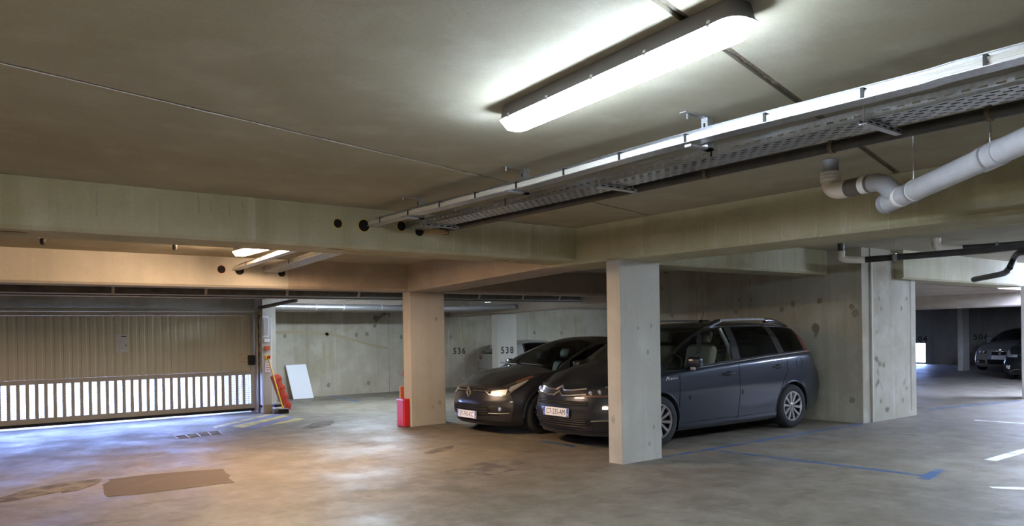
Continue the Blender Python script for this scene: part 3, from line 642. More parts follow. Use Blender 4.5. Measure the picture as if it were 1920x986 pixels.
cable_tray_perf(7.302, 10.765, zb_, 'wide perforated cable tray lit by the warm lamp')
def drop_bracket(px, py, label):
    p = P(px,py,ZC); u = 3.51; t = thing('tray_bracket', (u,p.y,ZC), label, 'bracket', 'drop brackets of the white cable tray')
    o = (u,p.y,ZC)
    Geo().box(u-.09,u+.16,p.y-.022,p.y+.022,ZC-.006,ZC-.0005).put('foot_plate','galvanised',t,False,o)
    Geo().box(u+.10,u+.155,p.y-.022,p.y+.022,ZC-.19,ZC-.0065).put('upright','galvanised',t,False,o)
    for k in range(3): Geo().box(u+.099,u+.0995,p.y-.006,p.y+.006,ZC-.06-k*.045,ZC-.035-k*.045).put('slot','void_black',t,False,o)
    Geo().box(u-.05,u+.155,p.y-.022,p.y+.022,2.530,2.543).put('arm','galvanised',t,False,o)
    Geo().tube([(u-.05,p.y,ZC-.001),(u-.05,p.y,ZC-.035)],.005,6).put('bolt','steel',t,True,o)
for px, py, lb_ in ((755,368,'galvanised drop bracket nearest the olive beam'),(945,311,'galvanised drop bracket midway along the cable bundle tray'),(1287,211,'galvanised drop bracket beside the long lit lamp')): drop_bracket(px,py,lb_)
def trapeze(v, label):
    t = thing('tray_hanger', (4.05,v,ZC), label, 'bracket', 'trapeze hangers of the perforated tray'); o = (4.05,v,ZC); z = 2.552 if v > 3 else 2.57
    g = Geo(); g.box(3.87,4.26,v-.02,v+.02,z-.028,z-.024).box(3.87,4.26,v-.02,v-.017,z-.024,z-.003).box(3.87,4.26,v+.017,v+.02,z-.024,z-.003); g.put('channel','galvanised',t,False,o)
    for k in range(5): Geo().box(3.89+k*.075,3.93+k*.075,v-.0205,v-.0202,z-.018,z-.010).put('slot','void_black',t,False,o)
    for u in (3.885,4.235): Geo().tube([(u,v,z-.035),(u,v,ZC-.001)],.004,6).put('rod','steel',t,True,o)
for px, py, lb_ in ((808,422,'rod hung channel under the perforated tray close to the olive beam'),(1135,357,'rod hung channel midway under the perforated tray'),(1632,228,'rod hung channel under the perforated tray beside the ceiling joint rope')):
    trapeze(PU(px,py,3.95).y, lb_)

# ------------------------------------------------------------------ pipes
def arc(a, c, b, n=6):
    a, b, c = Vector(a), Vector(b), Vector(c); return [a*(1-t)**2+c*2*t*(1-t)+b*t*t for t in (i/n for i in range(n+1))]
def ring(p, d, r, wd, m, name, par, o, n=18):
    d = Vector(d).normalized(); p = Vector(p); return Geo().tube([p-d*wd/2, p+d*wd/2], r, n).put(name, m, par, True, o)
def rod(p, z1, par, o, r=.005): return Geo().tube([p, (p[0],p[1],z1)], r, 6).put('rod', 'steel', par, True, o)
# black pipe along the trays
o = (4.36,2,2.58); bp = thing('drain_pipe', o, 'black pipe running under the ceiling beside the perforated tray', 'pipe')
Geo().tube([(4.36,-1.6,2.585),(4.36,6.755,2.575)], .034, 14).put('pipe', 'pvc_black', bp, True, o); ring((4.36,1.2,2.585),(0,1,0),.042,.16,'pvc_black','coupling',bp,o)
for v in (PU(1325,320,4.36).y, PU(1560,265,4.36).y, PU(1855,205,4.36).y):
    ring((4.36,v,2.58),(0,1,0),.040,.025,'rope_brown','clamp',bp,o); rod((4.36,v,2.61),ZC-.001,bp,o)
# grey waste pipe with branch
pa, pb = Vector((5.094,2.327,2.365)), Vector((4.625,1.697,2.415)); d = (pb-pa).normalized()
o = tuple(pa); gpipe = thing('waste_pipe', o, 'thick grey plastic waste pipe with a wye branch and white trap', 'pipe')
R = .066
end = pa-d*.33; k_ = pa+d*1.05
Geo().tube([end, k_]+arc(k_+d*.02, k_+d*.12, k_+d*.12+Vector((.03,-.12,0)), 6)+[(k_.x+d.x*.12+.05,-2.5,k_.z+.01)], R, 24).put('pipe', 'pvc_light', gpipe, True, o)
ring(end+d*.01,d,R*1.06,.05,'pvc_grey','end_cap',gpipe,o)
for s in (-.13,.02): ring(pa+d*s,d,R*1.05,.035,'pvc_white','collar',gpipe,o,24)
ring(pa+d*.80,d,R*1.09,.16,'pvc_light','coupling',gpipe,o,24)
for s in (0.02,.785):
    q = pa+d*s; cl = ring(q,d,R*1.1,.022,'galvanised','clamp',gpipe,o,24); rod((q.x,q.y,q.z+R),ZC-.001,gpipe,o,.006)
    sd = d.cross(Vector((0,0,1))).normalized(); Geo().tube([q-sd*R*1.08,q-sd*R*1.45],.007,6).put('clamp_bolt','steel',gpipe,True,o)
ft = P(1557,300,ZC); ft = Vector((ft.x,ft.y,ZC))
j2 = P(1650,336,2.50); j1 = P(1586,347,2.50); wy = pa-d*.16
Geo().tube([ft+Vector((0,0,-.001)), ft+Vector((0,0,-.11))], .055, 20).put('downpipe','pvc_grey',gpipe,True,o)
for dz, r_ in ((-.10,.068),(-.125,.072),(-.15,.070)): ring(ft+Vector((0,0,dz)),(0,0,1),r_,.022,'pvc_white','socket_ring',gpipe,o,24)
el = ft+Vector((0,0,-.235)); hd_ = (j2-el); hd_.z = 0; hd_.normalize()
Geo().tube([ft+Vector((0,0,-.15))]+arc(ft+Vector((0,0,-.165)), el, el+hd_*.13, 8)+[el+hd_*.16], .064, 20).put('trap_bend','pvc_beige',gpipe,True,o)
k0 = el+hd_*.16; k1 = Vector((j2.x,j2.y,el.z))
k1 = el+hd_*max(.40,(j2-el).dot(hd_))
Geo().tube([k0,k1-hd_*.06],.061,20).put('coupling_pipe','pipe_brown',gpipe,True,o); ring(k0.lerp(k1,.55),hd_,.0625,.05,'pvc_white','tape_band',gpipe,o,20)
Geo().tube([k1-hd_*.07]+arc(k1-hd_*.06,k1+hd_*.03,k1.lerp(wy,.55),7)+[wy],.062,20).put('branch','pvc_grey',gpipe,True,o)
# pipes beyond the spine beam
def hung_pipe(name, pts, r, m, label, clamps=(), beige=None, ztop=ZC, bend=True):
    o = tuple(pts[0]); t = thing(name, o, label, 'pipe')
    if beige:
        a, b = Vector(beige[0]), Vector(beige[1]); c = Vector((a.x,a.y,b.z))
        Geo().tube([a]+arc(a.lerp(c,.55), c, c.lerp(b,.45), 7)+[b], r*1.12, 16).put('bend', 'pvc_beige', t, True, o)
        ring(a,(0,0,1),r*1.25,.05,'pvc_beige','socket',t,o); Geo().tube([a,(a.x,a.y,ztop-.001)],r,14).put('downpipe','pvc_black',t,True,o)
    Geo().tube(pts, r, 16).put('pipe', m, t, True, o)
    for s in clamps:
        q = Vector(pts[0]).lerp(Vector(pts[-1]), s); dd = Vector(pts[-1])-Vector(pts[0]); ring(q,dd,r*1.12,.03,'galvanised','clamp',t,o); rod((q.x,q.y,q.z+r),ztop-.001,t,o,.004)
    return t
zp = 2.47
a = P(1577,487,zp); b = P(1620,487,zp); c = P(1850,469,zp); e = P(1960,456,zp)
hung_pipe('drain_pipe',[b, P(1760,476,zp), c, e],.045,'pvc_black','black drain pipe with a beige bend near the pier',(.2,), (Vector((a.x,a.y,zp+.10)), b))
zq = 2.595
a = P(1755,463,zq); b = P(1800,466,zq); e = P(1960,455,zq)
hung_pipe('drain_pipe',[b, P(1850,463,zq), e],.05,'pvc_black','black drain pipe with a beige bend above the ochre beam',(.45,), (Vector((a.x,a.y,zq+.10)), b))
hung_pipe('drain_pipe',[P(1826,524,2.18),P(1876,514,2.18)]+arc(P(1880,513,2.18),P(1889,510,2.18),P(1893,502,2.22),4)+arc(P(1901,486,2.34),P(1905,476,2.38),P(1914,473,2.38),4)+[P(1960,468,2.38)],.04,'pvc_black','cranked black pipe hanging below the ochre beam',())
# pipes behind the second beam
o = (3,12.4,2.2); t = thing('heating_pipe', o, 'thick brown service pipe running behind the second beam', 'pipe')
zq = lambda u: 2.205+.004*u
Geo().tube([(U0+.01,12.4,zq(0)),(11.5,12.4,2.235)],.075,16).put('pipe','pipe_brown',t,True,o)
for u in (.9,2.3,3.6,4.9,6.2,7.6,8.8,9.9,10.9): ring((u,12.4,2.205+.0026*u),(1,0,0),.082,.04,'pvc_beige','clamp',t,o); rod((u,12.4,2.27),2.439,t,o)
o = (3,12.2,2.1); t = thing('conduit', o, 'thin galvanised conduits under the brown service pipe', 'conduit')
for k, (v, z) in enumerate(((12.22,2.125),(12.28,2.108),(12.36,2.10))): Geo().tube([(U0+.01,v,z),(11.5,v,z+.02)],.010,8).put('tube','steel' if k!=1 else 'pipe_brown',t,True,o)
for u in (.5,2.0,3.2,4.5,6.0,7.5,9.0): Geo().box(u-.015,u+.015,12.19,12.40,2.088,2.094).put('saddle','galvanised',t,False,o)
o = (6,15.9,2.1); t = thing('heating_pipe', o, 'silver wrapped pipe along the back wall beam', 'pipe')
Geo().tube([(5.63,16.0,2.12),(11.55,16.0,2.09)],.07,16).put('pipe','galvanised',t,True,o)
for u in (7.0,7.65,8.6,9.4,10.2,10.9): ring((u,16.0,2.11),(1,0,0),.076,.03,'pvc_white','clamp',t,o)
Geo().tube([(10.2,15.9,2.09),(10.9,15.2,2.10),(11.5,14.6,2.11)],.06,12).put('branch','pvc_grey',t,True,o)
for k,px in enumerate((80,328)):
    p = P(px,458 if k else 447,2.6); t = thing('ceiling_plug', p, 'small dark ceiling fixing next to a slab joint behind the olive beam' if k else 'small dark ceiling fixing on a thin conduit behind the olive beam', 'fixing', 'ceiling fixings of the second bay'); Geo().lathe([(.03,0),(.03,-.05),(.015,-.07),(.0005,-.07)],12,'z').put('plug','black_plastic',t,True)
    Geo().box(-.04,.04,-.02,.02,-.004,.03).put('plate','steel',t)

o = tuple(PV(90,443.5,7.36)); t = thing('conduit', o, 'thin steel conduit along the back of the olive beam', 'conduit')
a, b = PV(0,440,7.36), PV(190,449,7.36); Geo().tube([a+(a-b)*3, b], .006, 6).put('tube','steel',t,True,o)
for q_ in (.2,.75): p = a.lerp(b,q_); Geo().box(p.x-.01,p.x+.01,7.301,7.37,p.z-.008,p.z+.008).put('saddle','galvanised',t,False,o)
p = PV(815,433,6.757); wk = thing('wood_wedge', (p.x,6.70,p.z), 'small wooden wedge on the olive beam below the perforated tray', 'wood'); Geo().box(-.13,.10,-.045,.055,-.035,.004).put('block','wood',wk); Geo().box(.1005,.112,-.045,.055,-.04,.004).put('end_cap','rust',wk)

# ------------------------------------------------------------------ cars
def pchip(xs, ys):
    xs = np.array(xs, float); ys = np.array(ys, float); h = np.diff(xs); d = np.diff(ys)/h; n = len(xs); m = np.zeros(n)
    for i in range(1, n-1):
        if d[i-1]*d[i] > 0:
            w1, w2 = 2*h[i]+h[i-1], h[i]+2*h[i-1]; m[i] = (w1+w2)/(w1/d[i-1]+w2/d[i])
    m[0], m[-1] = d[0], d[-1]
    def f(x):
        x = min(max(x, xs[0]), xs[-1]); i = min(int(np.searchsorted(xs, x, 'right')-1), n-2); t = (x-xs[i])/h[i]
        return ((1+2*t)*(1-t)**2*ys[i] + t*(1-t)**2*h[i]*m[i] + t*t*(3-2*t)*ys[i+1] + t*t*(t-1)*h[i]*m[i+1])
    return f
class CarShape:
    """lofted car skin: curves are lists of (x, half width, height); rows 2 sill, 3 flank, 4 shoulder, 5 belt, 6 roof edge, 8 centre line"""
    def __init__(s, spec):
        s.sp = spec; s.L = spec['L']; s.c = {}
        for k in (2,3,4,5,6):
            p = spec[k]; s.c[k] = (pchip([q[0] for q in p],[q[1] for q in p]), pchip([q[0] for q in p],[q[2] for q in p]))
        s.zc = pchip(*zip(*spec[8])); s.sl = lambda x: float(np.interp(x, *zip(*spec['slant'])))
        s.fprof = lambda z: float(np.interp(z, *zip(*spec['fprof']))); s.rprof = lambda z: float(np.interp(z, *zip(*spec['rprof'])))
    def xf(s, y, z): return s.sp['fbow']*(abs(y)/.85)**2.7 + s.fprof(z)
    def xr(s, y, z): return s.L - s.sp['rbow']*(abs(y)/.85)**3 - s.rprof(z)
    def key(s, x, k):
        if k == 8: return (0.0, s.zc(x))
        if k == 7:
            y6, z6 = s.key(x, 6); zc = s.zc(x); return (y6*.55, z6+(zc-z6)*.74)
        if k in (0, 1):
            y, z = s.key(x, 2); return ((y-.07) if k == 1 else 0.0, z-.035)
        f, g = s.c[k]; return (f(x), g(x))
    def raw(s, x, t):
        """half section point at station x, row parameter t (0..8)"""
        k = min(int(t), 7); f = t-k
        sh = s.sl(x)*(min(max(t-5,0),1) if t <= 6 else max(0,(8-t)/2))
        xx = min(max(x+sh, 0), s.L)
        kk = lambda j: np.array(s.key(xx, j))
        if k in (0,1): p = kk(k)*(1-f)+kk(k+1)*f
        elif k == 5:
            p = kk(5)*(1-f)+kk(6)*f; p = p+np.array([.035*4*f*(1-f)*min(1,max(0,(p[1]-kk(5)[1])*4)), 0])
        else:
            a, b = kk(k), kk(k+1)
            if k == 6: pm = kk(6)*2-kk(7); pm = kk(6)+(kk(6)-kk(5))*.25; pn = kk(8)
            elif k == 7: pm = kk(6); q = kk(7); pn = np.array([-q[0], q[1]])
            else: pm = kk(k-1) if k > 2 else kk(2)*2-kk(3)*1.0; pn = kk(k+2) if k < 4 else kk(5)*2-kk(4)
            p = .5*((2*a)+(-pm+b)*f+(2*pm-5*a+4*b-pn)*f*f+(-pm+3*a-3*b+pn)*f**3)
        y, z = float(p[0]), float(p[1]); X1 = s.sp['nose']; X2 = s.L-s.sp['tail']; xo = xx
        if xx < X1: xo = xx + s.xf(y,z)*(1-xx/X1)**2
        if xx > X2: xo = xx - (s.L-s.xr(y,z))*((xx-X2)/(s.L-X2))**2
        return (xo, y, z)
    def side(s, x, z):
        """outer half width at local x and height z (body side)"""
        best = None; pr = None
        xq = x
        for it in range(2):
            pr = None
            for i in range(10, 61):
                q = s.raw(xq, i/10)
                if pr and (pr[2]-z)*(q[2]-z) <= 0 and q[2] != pr[2]:
                    f = (z-pr[2])/(q[2]-pr[2]); best = (pr[0]+(q[0]-pr[0])*f, pr[1]+(q[1]-pr[1])*f); break
                pr = q
            if best is None: break
            xq += x-best[0]
        return best[1] if best else s.raw(x,3)[1]
    def F(s, y, z, off=0): return (s.xf(y,z)-off, y, z)
    def Rr(s, y, z, off=0): return (s.xr(y,z)+off, y, z)
    def S(s, x, z, off=0, sgn=-1): return (x, sgn*(s.side(x,z)+off), z)
def grid_faces(n, m): return [(i*m+j, i*m+j+1, (i+1)*m+j+1, (i+1)*m+j) for i in range(n-1) for j in range(m-1)]
def patch(fn, a0, a1, lo, hi, off, th, name, m, par, n=14, k=5, smooth=True):
    """a plate with thickness lying on surface fn(a, b, offset) between curves lo(a) and hi(a)"""
    lo_ = lo if callable(lo) else (lambda a: lo); hi_ = hi if callable(hi) else (lambda a: hi)
    A, B = [], []
    for i in range(n):
        a = a0+(a1-a0)*i/(n-1)
        for j in range(k):
            b = lo_(a)+(hi_(a)-lo_(a))*j/(k-1); A.append(fn(a,b,off)); B.append(fn(a,b,off-th))
    N = n*k; f = grid_faces(n,k); per = [j for j in range(k)]+[i*k+k-1 for i in range(1,n)]+[(n-1)*k+j for j in range(k-2,-1,-1)]+[i*k for i in range(n-2,0,-1)]
    g = Geo(); g.add(A+B, f+[tuple(q+N for q in reversed(x)) for x in f]+[(per[i],per[(i+1)%len(per)],per[(i+1)%len(per)]+N,per[i]+N) for i in range(len(per))])
    return g.put(name, m, par, smooth)
def curve_on(fn, pts, off, r, name, m, par, n=6, closed=False):
    return Geo().tube([fn(a,b,off) for a,b in pts], r, n, True, closed).put(name, m, par, True)
def lerp_pts(pts, n=8):
    out = []
    for a, b in zip(pts[:-1], pts[1:]): out += [tuple(a[i]+(b[i]-a[i])*k/n for i in range(len(a))) for k in range(n)]
    return out+[pts[-1]]
def make_wheel(par, x, y, r, sgn, spokes=10, rimr=.21, wd=.2, dark=False, w2=.30):
    t = Geo(); o = y
    prof = [(rimr+.012,-.08),(rimr+.02,-.10),(r-.045,-.108),(r-.012,-.09),(r,-.06),(r,.06),(r-.012,.09),(r-.045,.108),(rimr+.02,.10),(rimr+.012,.08)]
    wh = t.lathe(prof, 40, 'y').put('tyre', 'rubber', par, True); wh.location = (x, y, r)
    sg = sgn
    Geo().lathe([(.0005,sg*.05),(rimr*.9,sg*.03),(rimr,-sg*.06)],32,'y').put('rim_barrel','dark_alloy',wh,True)
    Geo().lathe([(rimr-.012,sg*.082),(rimr-.004,sg*.096),(rimr+.012,sg*.096),(rimr+.014,sg*.07),(rimr-.012,sg*.07),(rimr-.012,sg*.082)],40,'y').put('rim','alloy',wh,True)
    sp = None
    for k in range(spokes):
        a = 2*math.pi*k/spokes+.13
        if sp is None:
            g = Geo(); p = [(.045,-.012),(.045,.012),(rimr-.008,w2*.5*.14),(rimr-.008,-w2*.5*.14)]
            v = [(q[0],sg*.092,q[1]) for q in p]+[(q[0],sg*.055,q[1]*1.5) for q in p]; v[0] = (.045,sg*.078,-.012); v[1] = (.045,sg*.078,.012)
            g.add(v, [(0,1,2,3),(7,6,5,4),(0,4,5,1),(1,5,6,2),(2,6,7,3),(3,7,4,0)])
            so = g.put('spoke','alloy',wh); sp = so.data
        else: so = link(bpy.data.objects.new('spoke', sp), wh)
        so.rotation_euler = (0, a, 0)
    Geo().lathe([(.0005,sg*.088),(.026,sg*.086),(.05,sg*.078),(.055,sg*.05)],24,'y').put('hub_cap','alloy' if not dark else 'dark_alloy',wh,True)
    return wh
def build_car(spec, name, label, paint_m, loc, rotz, scale=(1,1,1), seam=True):
    """skin, panes, wheels and floor pan; returns the empty and its shape"""
    sh = CarShape(spec); L = spec['L']
    t = thing(name, loc, label, 'car', None, rotz); t.scale = scale
    xs = set(np.round(np.linspace(0, L, int(L/.055)+1), 4)); xs = [x for x in xs if all(abs(x-k) > .02 for k in spec['cuts'])]+list(spec['cuts']); xs = sorted(set(xs))
    xs = [0,.012,.03,.06,.10]+[x for x in xs if .13 < x < L-.13]+[L-.10,L-.06,L-.03,L-.012,L]
    ts = [0,.5,1,1.5]+[2+i/8 for i in range(8)]+[3+i/7 for i in range(7)]+[4,4.33,4.66,5,5.06,5.2,5.36,5.52,5.68,5.84,5.93,6,6.14,6.3,6.5,6.75,7,7.25,7.5,7.75,8]
    n, m = len(xs), len(ts)
    half = [[sh.raw(x, tt) for tt in ts] for x in xs]
    cols = m+(m-1)                      # left (-y) rows up to the centre, then down the right side
    V = []
    for i in range(n):
        V += [(p[0],-p[1],p[2]) for p in half[i]]+[(p[0],p[1],p[2]) for p in reversed(half[i][:-1])]
    row = ts+list(reversed(ts[:-1]))
    V = np.array(V); idx = lambda i, j: i*cols+j
    groups = {}
    dead = set()
    for (wx, wr) in ((spec['wheels'][0],spec['arch']),(spec['wheels'][1],spec['arch'])):
        for i in range(n-1):
            for j in range(cols-1):
                if max(row[j],row[j+1]) > 5: continue
                c = (V[idx(i,j)]+V[idx(i,j+1)]+V[idx(i+1,j)]+V[idx(i+1,j+1)])/4
                if abs(c[1]) > .5 and math.hypot(c[0]-wx, c[2]-spec['wr']) < wr: dead.add((i,j))
                if abs(c[1]) > .5 and abs(c[0]-wx) < wr and c[2] < spec['wr']-.02: dead.add((i,j))
        for k in range(len(V)):
            q = V[k]
            if abs(q[1]) > .5:
                d = math.hypot(q[0]-wx, q[2]-spec['wr'])
                if d < wr+.035 and q[2] > spec['wr']-.02 and d > 1e-3:
                    f = wr/d
                    if d < wr: q[0] = wx+(q[0]-wx)*f; q[2] = spec['wr']+(q[2]-spec['wr'])*f
    for i in range(n-1):
        xm = (xs[i]+xs[i+1])/2
        for j in range(cols-1):
            if (i,j) in dead: continue
            tm = (row[j]+row[j+1])/2; left = j < m-1; kind = 'body'
            if tm > 6.14 and spec['screen'][0] < xm < spec['screen'][1]: kind = 'windscreen'
            elif 5.06 < tm < 5.93:
                for nm, a, b in spec['panes']:
                    if a < xm < b: kind = nm+('' if left else '_far')
            if kind == 'body' and 5.06 < tm < 6.14 and spec['screen'][0]+.05 < xm < spec['panes'][-1][2]+.06: kind = 'window_frame'+('' if left else '_far')
            if kind == 'body':
                if tm > 6.14 and .03 < xm < spec['screen'][0]-.01: kind = 'bonnet'
                elif tm > 1.5:
                    for nm, a, b in spec['doors']:
                        if a < xm < b and (tm < 6): kind = nm+('' if left else '_far')
            groups.setdefault(kind, []).append((idx(i+1,j),idx(i+1,j+1),idx(i,j+1),idx(i,j)))
    # nose and tail skins
    def cap(i, fn):
        jr = [j for j in range(m) if ts[j] >= 1]; jt = [j for j in range(m) if ts[j] >= 6]
        topcols = jt + [cols-1-j for j in reversed(jt[:-1])]
        side_rows = [j for j in jr if ts[j] <= 6]
        k = len(topcols); y6 = V[idx(i,jt[0])][1]
        fr = [V[idx(i,j)][1]/y6 for j in topcols]
        base = len(allv); f = []
        for a, j in enumerate(side_rows):
            pl = V[idx(i,j)]; last = (a == len(side_rows)-1); g = a/(len(side_rows)-1)
            for b in range(k):
                if last: q = V[idx(i,topcols[b])]
                else:
                    y = pl[1]*fr[b]; zt = V[idx(i,topcols[b])][2]-V[idx(i,jt[0])][2]; z = pl[2]+zt*g**3
                    q = (fn(y,z), y, z)
                allv.append(tuple(q))
        for a in range(len(side_rows)-1):
            f += [(base+a*k+b, base+a*k+b+1, base+(a+1)*k+b+1, base+(a+1)*k+b) for b in range(k-1)]
        return f
    allv = [tuple(q) for q in V]
    ff = cap(0, sh.xf); rf = cap(n-1, sh.xr)
    groups['bumper'] = [tuple(reversed(q)) for q in ff]; groups.setdefault('tail_skin', []).extend(rf)
    for kind, faces in groups.items():
        used = sorted({q for f in faces for q in f}); mp = {q: a for a, q in enumerate(used)}
        nm = kind.replace('_far',''); mt = paint_m
        if nm == 'window_frame': mt = 'gloss_black'
        elif 'window' in nm or nm == 'windscreen': mt = 'privacy_glass' if nm in spec.get('privacy',()) else 'car_glass'
        meshobj(nm, [allv[q] for q in used], [tuple(mp[q] for q in f) for f in faces], mt, t, True)
    # wheel wells, wheels, floor pan
    for wx in spec['wheels']:
        for sgn in (-1, 1):
            y0 = sgn*.52; y1 = sgn*(sh.side(wx+spec['arch']*.5, spec['wr']+spec['arch']*.5)-.012); R = spec['arch']
            v = []; N = 20
            for k in range(N+1):
                a = math.pi*k/N; v += [(wx+R*math.cos(a),y0,spec['wr']+R*math.sin(a)),(wx+R*math.cos(a),y1,spec['wr']+R*math.sin(a))]
            f = [(2*k,2*k+1,2*k+3,2*k+2) for k in range(N)]+[tuple(2*k for k in range(N+1))]
            meshobj('wheel_well', v, f, 'void_black', t, True)
            make_wheel(t, wx, sgn*(spec['track']-.11), spec['wr'], sgn, *spec.get('wheel',()))
            pts = []
            for k in range(25):
                a = math.radians(-8+196*k/24); x, z = wx+(R+.012)*math.cos(a), spec['wr']+(R+.012)*math.sin(a)
                pts.append((x, sgn*(sh.side(min(max(x,.02),L-.02),z)-.004), z))
            Geo().tube(pts, .014, 6).put('arch_lip', paint_m, t, True)
    Geo().box(spec['wheels'][0]+.4,spec['wheels'][1]-.4,-.72,.72,.19,.24).box(.25,L-.3,-.48,.48,.20,.30).put('underbody','void_black',t)
    for sgn in (-1,1):
        for pts in spec.get('seams',()) if seam else ():
            Geo().tube([sh.S(x,z,.0012,sgn) for x,z in lerp_pts(pts,6)], .0035, 5).put('panel_gap','void_black',t,True)
    return t, sh
def plate(t, M, s, reg='', w_=.52, h_=.11, name='number_plate'):
    pl = Geo().rbox(-w_/2,w_/2,-h_/2,h_/2,-.006,.0,.002,1).xf(M).put(name,'plate_white',t)
    for sx, chx in ((-1,'F'),(1,reg)):
        if not chx: continue
        Geo().box(sx*w_/2-(.04 if sx>0 else -.003),sx*w_/2-(.003 if sx>0 else -.04),-h_/2+.003,h_/2-.003,.0003,.0012).xf(M).put('plate_band','plate_blue',pl)
        text('band_text', chx, .035, 'plate_white', M @ Matrix.Translation((sx*(w_/2-.021),-.025,.0016)), pl, .0003)
    text('plate_text', s, .098, 'ink', M @ Matrix.Translation((0,-.002,.0015)) @ Matrix.Diagonal((.80,1,1,1)), pl, .0004, space=1.0)
    return pl
def fplate(t, sh, y, z, s, reg, off=.02, tilt=.06):
    x = min(sh.xf(y-.2,z),sh.xf(y+.2,z),sh.xf(y,z-.05),sh.xf(y,z+.05),sh.xf(y,z))-off
    # seen from the front the plate's right hand is car -y... text runs from +y to -y
    return plate(t, frame((0,-1,0),(tilt,0,1),(x,y,z)), s, reg)
def seat(t, x, y, zb=.42, hgt=.68, m='seat_beige'):
    st = Geo().rbox(x-.28,x+.24,y-.25,y+.25,zb-.12,zb+.06,.05,3).put('seat',m,t,True)
    Geo().rbox(-.07,.07,-.25,.25,0,hgt,.06,3).xf(Matrix.Translation((x+.24,y,zb))@Matrix.Rotation(.28,4,'Y')).put('seat_back',m,st,True)
    Geo().rbox(-.05,.05,-.13,.13,hgt+.05,hgt+.22,.04,3).xf(Matrix.Translation((x+.24,y,zb))@Matrix.Rotation(.28,4,'Y')).put('headrest',m,st,True)
    return st
def steering(t, x, y, z):
    n = 24; M = Matrix.Translation((x,y,z))@Matrix.Rotation(-1.05,4,'Y')
    sw = Geo().tube([(.185*math.cos(2*math.pi*k/n),.185*math.sin(2*math.pi*k/n),0) for k in range(n)],.015,8,False,True).xf(M).put('steering_wheel','dash_dark',t,True)
    Geo().lathe([(.0005,.02),(.06,.015),(.07,-.02)],16,'z').xf(M).put('wheel_boss','dash_dark',sw,True)
    for a in (0,2.1,-2.1): Geo().tube([(.05*math.cos(a),.05*math.sin(a),0),(.18*math.cos(a),.18*math.sin(a),0)],.014,6).xf(M).put('wheel_spoke','dash_dark',sw,True)
def mirror(t, sh, x, z, sgn, m, sz=(.11,.20,.15)):
    y = sh.side(x, z); yy = sgn*(y+.10)
    b = Geo().rbox(-sz[0]/2,sz[0]/2,-sz[1]/2,sz[1]/2,-sz[2]/2,sz[2]/2,.045,3).xf(Matrix.Translation((x,yy,z+.02))@Matrix.Rotation(-sgn*.25,4,'Z')).put('door_mirror', m, t, True)
    Geo().tube([(x+.02,sgn*(y-.02),z-.07),(x,sgn*(y+.07),z-.05)],.025,8).put('mirror_arm','black_plastic',b,True)
    Geo().rbox(-.012,.0,-.045,.045,-.018,.018,.006,1).xf(Matrix.Translation((x-sz[0]/2+.002,yy+sgn*.02,z-.06))).put('mirror_indicator','lens',b,True)
    return b
def handle(t, sh, x, z, sgn):
    y = sh.side(x, z)
    b = Geo().lathe([(.0005,-.002),(.05,-.002),(.055,.004)],20,'y').xf(Matrix.Translation((x,sgn*(y+.003),z))@Matrix.Diagonal((1.1,-1 if sgn>0 else 1,.75,1))).put('handle_cup','void_black',t,True)
    Geo().tube([(x-.11,sgn*(y+.012),z),(x-.05,sgn*(y+.032),z+.004),(x+.05,sgn*(y+.032),z+.008),(x+.11,sgn*(y+.012),z+.01)],.014,8).put('door_handle',bpy.data.materials[t['paint']],t,True)
def nrm(sh, x, t, off, sgn=-1):
    a = Vector(sh.raw(x,t)); e = .004; x2 = x+e if x+e < sh.L else x-e; t2 = t+.01 if t < 7.98 else t-.01
    b, c = Vector(sh.raw(x2,t)), Vector(sh.raw(x,t2)); n = (b-a).cross(c-a)
    if n.length > 1e-12: n.normalize()
    if n.y < 0: n = -n
    p = a+n*off; return (p.x, sgn*p.y, p.z)
def onskin(sh, sgn): return lambda x, t, off: nrm(sh, x, t, off, sgn)

# ---- slate people carrier
SP1 = dict(L=4.70, nose=.9, tail=1.0, fbow=.34, rbow=.22, wheels=(.945,3.735), wr=.325, arch=.365, track=.925,
    fprof=[(.15,.10),(.24,.05),(.36,.01),(.48,0),(.58,.02),(.68,.05),(.76,.10),(.83,.19),(1.0,.4)],
    rprof=[(.2,.10),(.35,.02),(.6,0),(.78,.02),(.95,.12),(1.15,.20),(1.4,.34),(1.55,.46)], 
    slant=[(0,0),(.98,0),(1.2,.2),(1.6,.33),(2.5,.03),(3.55,-.12),(4.2,-.04),(4.7,0)],
    cuts=[1.0,1.10,1.31,1.58,1.68,1.85,2.44,2.52,2.60,3.48,3.56,3.62,4.30],
    screen=(1.0,1.85), panes=[('quarter_window',1.10,1.58),('front_window',1.68,2.44),('rear_window',2.60,3.48),('rear_quarter_window',3.62,4.30)],
    doors=[('front_door',1.31,2.52),('rear_door',2.52,3.56)], privacy=('rear_window','rear_quarter_window'))
SP1[8] = [(0,.815),(.25,.915),(.6,1.01),(1.0,1.10),(1.25,1.235),(1.6,1.41),(2.0,1.55),(2.4,1.60),(3.0,1.61),(3.6,1.60),(4.2,1.56),(4.7,1.50)]
SP1[6] = [(0,.60,.785),(.3,.70,.875),(.7,.765,.955),(1.0,.80,1.00),(1.3,.765,1.155),(1.6,.725,1.325),(2.0,.675,1.485),(2.4,.645,1.548),(3.2,.635,1.558),(4.0,.62,1.525),(4.7,.58,1.445)]
SP1[5] = [(0,.74,.73),(.3,.80,.81),(.7,.84,.885),(1.0,.86,.925),(1.5,.875,.965),(2.1,.88,1.005),(3.6,.875,1.105),(4.3,.83,1.135),(4.7,.79,1.145)]
SP1[4] = [(0,.80,.62),(.3,.86,.70),(.7,.895,.79),(1.0,.90,.85),(2.1,.905,.945),(3.6,.91,1.03),(4.3,.885,1.055),(4.7,.84,1.06)]
